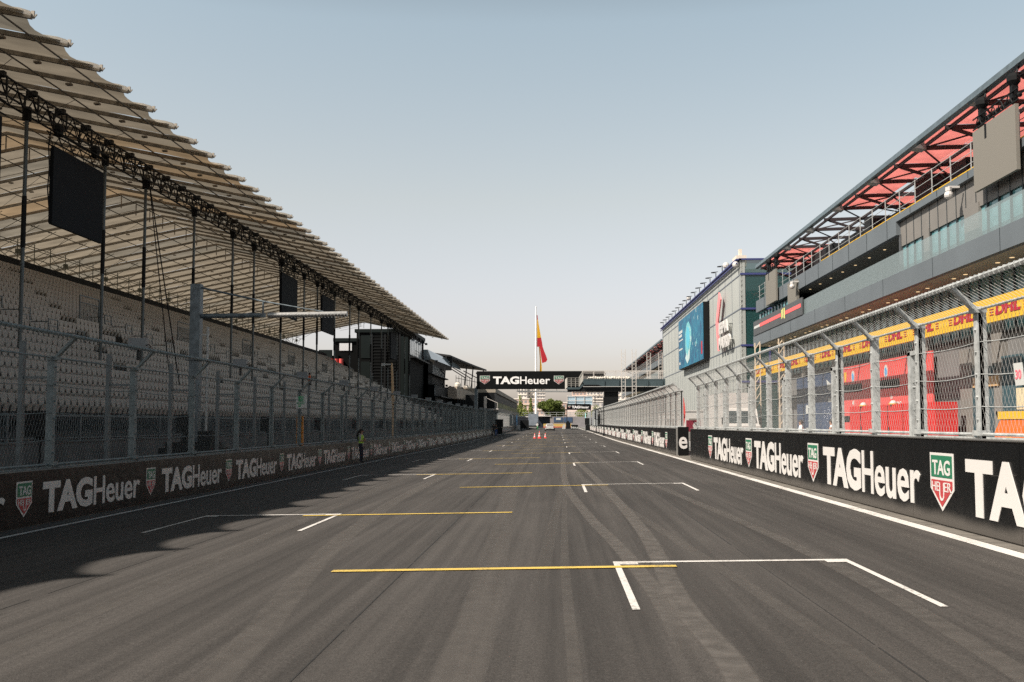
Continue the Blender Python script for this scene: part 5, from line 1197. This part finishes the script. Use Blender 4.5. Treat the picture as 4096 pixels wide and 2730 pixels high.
# ---------------------------------------------------------------- trees
LEAF=M('pine needle green',(.13,.17,.035),.8,ns=.6,na=.4,transl=.4); LEAF2=M('poplar leaf green',(.22,.26,.07),.8,ns=.6,na=.3,transl=.45); BARK=M('bark brown',(.10,.07,.05),.9)
def tree(name,label,x,y,z0,h,blobs,n,ls,leaf,group=None,trunk_r=.35,seed=1):
    r=random.Random(seed); t=T(name,label,'tree',(x,y,z0),group)
    m=MB(); top=z0+h*.62; m.tube((x,y,z0-.5),(x+.1,y,z0+h*.35),trunk_r,8,r2=trunk_r*.75); m.tube((x+.1,y,z0+h*.35),(x,y,top),trunk_r*.75,8,r2=trunk_r*.4)
    for bx,by,bz,rx,ry,rz_ in blobs: m.tube((x,y,z0+h*.35),(x+bx,y+by,z0+bz),trunk_r*.35,5,r2=.05)
    m.build('trunk',BARK,t)
    m=MB()
    tot=sum(b[3]*b[4]*b[5] for b in blobs)
    for bx,by,bz,rx,ry,rz_ in blobs:
        cnt=int(n*rx*ry*rz_/tot)
        for i in range(cnt):
            while True:
                a=V((r.uniform(-1,1),r.uniform(-1,1),r.uniform(-1,1)))
                if .25<a.length<1: break
            a=a*(.55+.45*a.length)/max(a.length,.3)*a.length if r.random()<.4 else a.normalized()*r.uniform(.72,1.04)
            c=V((x+bx+a.x*rx,y+by+a.y*ry,z0+bz+a.z*rz_)); s=ls*r.uniform(.5,1.2)
            u=V((r.gauss(0,1),r.gauss(0,1),r.gauss(0,1))).normalized(); w=u.cross(V((r.gauss(0,1),r.gauss(0,1),r.gauss(0,1)))).normalized()
            m.add([c+u*s,c+w*s*.8,c-u*s*.8,c-w*s],[(0,1,2,3)])
    m.build('crown',leaf,t); return t
# stone pine near the road end
rr=random.Random(9); bl=[]
for i in range(26):
    a=rr.uniform(0,6.28); q=rr.uniform(0,1)**.6; bl.append((3.9*q*math.cos(a),3.9*q*math.sin(a),7.0+rr.uniform(-2.0,1.9)*(1-.4*q),rr.uniform(1.2,1.9),rr.uniform(1.2,1.9),rr.uniform(.9,1.5)))
bl+=[(-.5,0,4.9,2.4,2.0,1.4),(2.0,0,4.6,2.2,2.0,1.5)]
tree('stone_pine','broad rounded stone pine in the middle beyond the gantry',-1.35,345,.9,9.3,bl,9000,.30,LEAF,seed=3)
for k,(x,y,h,w,lab) in enumerate(((-15.6,380,9.5,1.3,'slim yellow green poplar leftmost of the group beyond the track end'),(-14.0,385,12,1.1,'tall slim poplar second in the group beyond the track end'),(-12.2,380,8,1.5,'low bushy poplar third in the group beyond the track end'),(-10.2,390,11,1.0,'slim poplar just left of the flagpole'),(-17.6,370,10,1.6,'dark leafy tree half hidden by the left stand end'),(9.5,380,8,3.0,'broad low tree under the small far gantry'),(15.5,390,8,3.2,'broad low tree behind the far right fence'),(5.6,395,5.5,2.2,'low bush shaped tree right of the stone pine'))):
    tree('poplar_tree',lab,x,y,1,h,[(0,0,h*.3,w,w,h*.22),(0.1,0,h*.55,w*.9,w,h*.25),(0,0,h*.8,w*.6,w*.6,h*.2),(w*.5,0,h*.4,w*.6,w*.6,h*.2)],900,.32,LEAF2,'trees beyond the end of the straight',.15,seed=k)
tree('pine_tree','green treetop showing above the black hospitality block under the roof',-36.5,215,.5,22,[(0,0,19.5,2.2,2,1.2),(2.2,0,19,2,2,1.1),(4.2,0,18.7,1.6,2,1.0),(-1.5,0,18.6,1.4,2,.9)],2500,.25,LEAF2,None,.3,seed=22)

# ---------------------------------------------------------------- far buildings
def block(name,label,x0,x1,y,z1,fl,cols,wall,win,group,depth=18,z0=0,balc=True):
    t=T(name,label,'building',((x0+x1)/2,y,z0),group)
    m=MB(); m.box(x0,x1,y,y+depth,z0,z1); m.build('wall',wall,t)
    m=MB(); H=(z1-z0)/fl; w=(x1-x0)/cols
    for i in range(fl):
        for j in range(cols): m.box(x0+w*(j+.2),x0+w*(j+.75),y-.06,y,z0+H*(i+.3),z0+H*(i+.75))
    m.build('windows',win,t)
    m=MB(); 
    for i in range(fl): m.box(x0-.1,x1+.1,y-.5,y,z0+H*i,z0+H*i+.25)
    m.box(x0-.2,x1+.2,y-.3,y+depth,z1,z1+.5); m.build('balcony_slab',M('pale slab',(.75,.70,.64),.8),t)
PK=M('pinkish render',(.55,.40,.34),.85,ns=.1,na=.1); PW=M('pale cream render',(.72,.67,.61),.85,ns=.1,na=.08); PG=M('grey render',(.5,.48,.46),.85,ns=.1,na=.1); WIN=M('far window dark',(.25,.25,.26),.3)
G_='distant apartment blocks behind the gantry'
block('apartment_block','white tower block leftmost under the start gantry',-35,-27,900,34,11,3,PW,WIN,G_)
block('apartment_block','tall pale tower second from left under the start gantry',-26.2,-20.5,910,37,12,2,PW,WIN,G_)
block('apartment_block','grey balcony tower third from left under the start gantry',-20,-10.5,905,33,11,4,PG,WIN,G_)
block('apartment_block','pink and cream tower right of the stone pine top',14,27,900,37,11,4,PK,WIN,G_)
block('apartment_block','cream tower between the pine and the bridge pillar',28,43,930,35,10,5,PW,WIN,G_)
block('apartment_block','low pinkish brick block behind the flagpole foot',-28,-8,620,17,5,8,PK,WIN,G_)
block('apartment_block','low pink block behind the stone pine',-7.5,9,640,15,4,6,PK,WIN,G_)
block('apartment_block','low cream block left behind the poplars',-45,-29,640,18,5,6,PG,WIN,G_)
block('apartment_block','wide pale block behind the far gantry',12,40,560,14,4,9,PG,WIN,G_)
block('apartment_block','cream block showing through the gap beside the bridge pillar',44,62,800,31,9,5,PW,WIN,G_)
# blue and white temporary stand behind the far gantry
ts=T('temporary_stand','white and pale blue temporary stand behind the small far gantry','grandstand',(10,400,1)); m=MB(); m.box(4.4,14.2,400,400.3,9.3,12.6); m.build('pale_blue_screen',M('pale blue screen',(.35,.47,.55),.6,ns=.3,na=.1),ts)
m=MB(); 
for i in range(6): m.box(4.0,14.6,396+i*.8-3,396.8+i*.8-3,1,6.5+i*.45)
m.build('tiers',M('pale pink tiers',(.52,.45,.42),.8),ts)
m=MB()
for x in (4.2,7.5,11,14.4): m.tube((x,399.8,1),(x,399.8,13),.12,5)
for z in (9,11,12.8): m.tube((4.2,399.7,z),(14.4,399.7,z),.1,4)
m.build('scaffold',RW,ts)

# ================================================================ LEFT HOSPITALITY BLOCKS
DG=M('dark green grey panel',(.006,.010,.010),.6,ns=.4,na=.15,spec=.12); DL=M('black louvre cladding',(.003,.0034,.0036),.8,ns=.6,na=.3,spec=.08)
hb=T('hospitality_block','black stacked hospitality block at the end of the left grandstand','building',(-30,180,0))
m=MB(); m.box(-35,-25.8,172.5,192,0,17.7); m.box(-39,-35,173.5,190,0,16.2); m.box(-41.5,-38,171.5,188,0,13.6); m.build('container_stack',DL,hb)
m=MB(); m.box(-34.2,-32.5,172.4,172.5,13.2,17.2); m.box(-34.2,-32.5,172.4,172.5,6,12.6); m.box(-41.4,-39,171.4,171.5,12.3,14.6); m.box(-27.4,-25.9,172.4,172.5,6,17); m.build('flat_panel',DG,hb)
m=MB(); m.box(-35.3,-25.5,172.2,192.2,17.7,18.3); m.box(-39.3,-35,173.2,190,16.2,16.8); m.build('roof_cap',DG,hb)
m=MB()
for z in frange(.5,17.4,.55): m.box(-32.3,-27.6,172.42,172.5,z,z+.12)
for x in (-32.4,-30.1,-27.5): m.box(x,x+.3,172.38,172.5,0,17.7)
m.build('louvres',BLACK,hb)
m=MB(); m.box(-38.2,-36.0,173.35,173.5,14.6,15.9); m.build('sky_window',M('sky coloured window',(.6,.62,.64),.1,spec=.9),hb)  # brightness of the sky put into the pane's colour, nothing lit behind
m=MB()
for y in frange(173,189,2.3)[:-1]: m.box(-25.8,-25.72,y,y+1.6,13.9,17.0); 
m.build('window_glass',M('reflection coloured glass',(.55,.6,.62),.08,spec=.9),hb)  # pale base colour stands in for reflected sky
m=MB(); m.box(-25.75,-24.6,172.5,192,13.3,13.5); m.tube((-24.65,172.5,14.5),(-24.65,192,14.5),.04,4); m.tube((-24.65,172.5,14.0),(-24.65,192,14.0),.03,4)
for y in frange(172.5,192,1.9): m.tube((-24.65,y,13.4),(-24.65,y,14.5),.03,4)
m.build('balcony',DKMET,hb)
m=MB(); 
for y in (176,181,186,190): m.box(-25.3,-24.9,y,y+.8,16.9,17.25); m.bar((-25.8,y+.4,17.2),(-24.9,y+.4,17.1),.06)
m.build('heater_lamp',BLACK,hb)
for lab,x,y,z in (('stacked bright red fuel drums standing on the end of the top seat rows',-38.8,169.5,tz(-39)),):
    t=T('red_drums',lab,'drum',(x,y,z)); 
    for i,dx in enumerate((0,1.0,2.0)): m=MB(); m.tube((x+dx*.9,y,11.0),(x+dx*.9,y,12.9),.38,12); m.build('drum',REDP,t)
hb2=T('hospitality_block','second dark hospitality block with sloping pale glass front beyond the first','building',(-26,205,0))
m=MB(); m.box(-36,-25.2,193,222,0,13.9); m.box(-25.2,-23.7,193,222,0,9.4); m.box(-23.7,-22.2,193,230,0,5.8); m.box(-36,-25,193,200,0,14.2); m.build('container_stack',DL,hb2)
m=MB(); m.add([(-25.1,193,16.2),(-24.4,193,14.4),(-21.9,228,14.0),(-22.9,228,15.6)],[(0,1,2,3)]); m.ext([(-25.1,192.9,16.2),(-24.4,192.9,14.3),(-26,192.9,14.0),(-26,192.9,16.2)],(0,.1,0)); m.build('sloping_glass',M('pale sloping glass',(.25,.30,.32),.08,spec=.9),hb2)
m=MB(); m.box(-25.2,-25.1,193,222,11.7,13.7); m.box(-23.7,-23.6,193,222,7.2,9.2); m.build('window_glass',M('reflection coloured glass',(.55,.6,.62),.08,spec=.9),hb2)
m=MB()
for y in frange(193,222,1.5): m.box(-25.12,-25.05,y,y+.55,9.4,13.9); m.box(-23.62,-23.5,y,y+.75,6,9.3)
m.box(-25.2,-24.2,193,222,11.5,11.7); m.box(-23.7,-22.4,193,222,7.0,7.2); m.build('window_frame',DKMET,hb2)
m=MB(); 
for y in (197,204,211): m.box(-24.2,-23.7,y,y+1.2,14.0,14.4); m.box(-23.2,-22.8,y+3,y+4,9.5,9.9)
m.build('heater_lamp',BLACK,hb2)
cs=T('covered_stand','dark roofed stand with scalloped roof edge curving towards the gantry on the left','grandstand',(-20,235,0))
m=MB(); m.ext([(-26.5,215,16.2),(-22.9,215,16.6),(-22.6,215,16.0),(-22.8,215,13.3),(-26.5,215,13.3)],(0,.3,0)); m.build('gable_end',BLACK,cs)
m=MB(); m.ext([(-26.3,214.9,16.3),(-23.1,214.9,15.2),(-26.3,214.9,15.2)],(0,.1,0)); m.build('white_gable',WHITEP,cs)
ra=[(-23.0,214,16.6),(-21.2,226,16.1),(-19.2,238,15.6),(-17.4,247,15.2)]
m=MB()
for a,b in zip(ra,ra[1:]):
    a,b=V(a),V(b); m.add([a,b,b+V((-14,6,2.2)),a+V((-14,4,2.2)),a-V((0,0,.35)),b-V((0,0,.35)),b+V((-14,6,1.4)),a+V((-14,4,1.4))],[(0,1,2,3),(7,6,5,4),(0,4,5,1),(3,2,6,7),(0,3,7,4),(1,5,6,2)])
m.build('roof',DKMET,cs)
m=MB(); 
for a in [ra[0],(-20.2,232,15.7),ra[2],ra[3]]: m.tube((a[0]-1.5,a[1],7.5),(a[0]-.8,a[1],a[2]-.2),.14,6); m.tube((a[0]-1.2,a[1],12.5),(a[0]-6,a[1]+2,a[2]-.2),.12,5)
for i in range(12): m.tube((-22.5+i*.42,222+i*2.2,9.9),(-22.5+i*.42,222+i*2.2,12.6),.05,4)
m.tube((-22.5,222,12.0),(-17.6,247,11.6),.06,4)
m.build('posts',DKMET,cs)
m=MB(); m.box(-30,-20.5,222,262,8.6,9.9); m.box(-20.5,-17.0,240,262,8.5,9.7); m.box(-30,-18,216,262,0,8.0); m.build('dark_tier',BLACK,cs)
lm_=M('small warm bulb',(1,.8,.5),.5,emit=6)
m=MB()
for i in range(9): m.sph((-20.3+i*.35,221.9+i*2.0,8.35-i*.03),.09,6)
m.build('string_light',lm_,cs)
be=T('balcony_box','sunlit beige balcony box standing out from the dark stand','balcony',(-19,210,7)); BG=M('beige balcony cladding',(.36,.30,.245),.7,ns=.6,na=.2)
m=MB(); m.ext([(-21.3,212,9.7),(-17.9,221,8.4),(-17.9,221,6.7),(-21.3,212,7.1)],(-2,.8,0)); m.build('parapet',BG,be)
m=MB(); m.sph((-19.6,217,9.7),.7,10,sc=(1.2,1,.7)); m.sph((-21.2,213,10),.7,8,sc=(1,1,1.1)); m.build('covered_furniture',M('pale cover cloth',(.6,.55,.48),.8),be)
m=MB()
for i in range(8): m.box(-21.2+i*.45,-21.0+i*.45,212.4+i*1.15,212.6+i*1.15,.2,7.2)
m.build('post',DKMET,be)
# lower concrete stand past the gantry on the left
ls=T('concrete_stand','concrete tiered stand with pale sloping parapets beyond the gantry on the left','grandstand',(-15,290,0))
PC=M('pale beige concrete',(.27,.24,.20),.85,ns=.3,na=.15)
m=MB(); m.box(-26,-14.0,228,360,8.9,9.9); m.build('upper_parapet',PC,ls)
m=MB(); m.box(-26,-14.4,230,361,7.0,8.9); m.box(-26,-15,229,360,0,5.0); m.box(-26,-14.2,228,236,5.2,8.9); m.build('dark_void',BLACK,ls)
m=MB(); m.box(-15.5,-13.6,232,362,4.6,5.5); m.build('lower_parapet',PC,ls)
m=MB(); m.box(-14.4,-14.2,236,361,5.5,6.9); m.build('screen_planting',M('olive screen mesh',(.16,.16,.07),.8,ns=.5,na=.5),ls)
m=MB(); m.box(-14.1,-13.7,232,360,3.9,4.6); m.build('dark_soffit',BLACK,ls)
# short mast with arm at the far left
f2=T('floodlight_mast','small white mast with a short arm above the far end of the left fence','mast',(-10.9,152,0)); m=MB(); m.box(-11.1,-10.7,151.9,152.2,0,5.9); m.build('mast_post',RW,f2); m=MB(); m.tube((-10.6,152,3.95),(-8.9,152,3.95),.10,8); m.build('lamp_tube',RW,f2); m=MB(); m.tube((-10.8,152,5.7),(-9.0,152,4.9),.05,5); m.tube((-9,152,4.9),(-9.1,152,3.9),.04,5); m.build('tie_rod',RW,f2)
ms=T('signal_mast','thin tan mast with a small side lamp standing before the black blocks','mast',(-16.0,97,0)); m=MB(); m.ext([(-16.15,97,3.6),(-15.85,97,3.6),(-16.1,97,7.7),(-16.25,97,7.7)],(0,.15,0)); m.box(-16.1,-15.9,97,97.15,0,3.7); m.build('mast_post',M('tan mast paint',(.55,.38,.22),.6),ms); m=MB(); m.box(-17.0,-16.2,97,97.1,7.5,7.65); m.box(-17.2,-16.9,96.9,97.2,7.4,7.7); m.build('side_arm',STEEL,ms)

# sanity: unnamed sub data
for o in C.objects:
    if o.type=='EMPTY': o.empty_display_size=.1
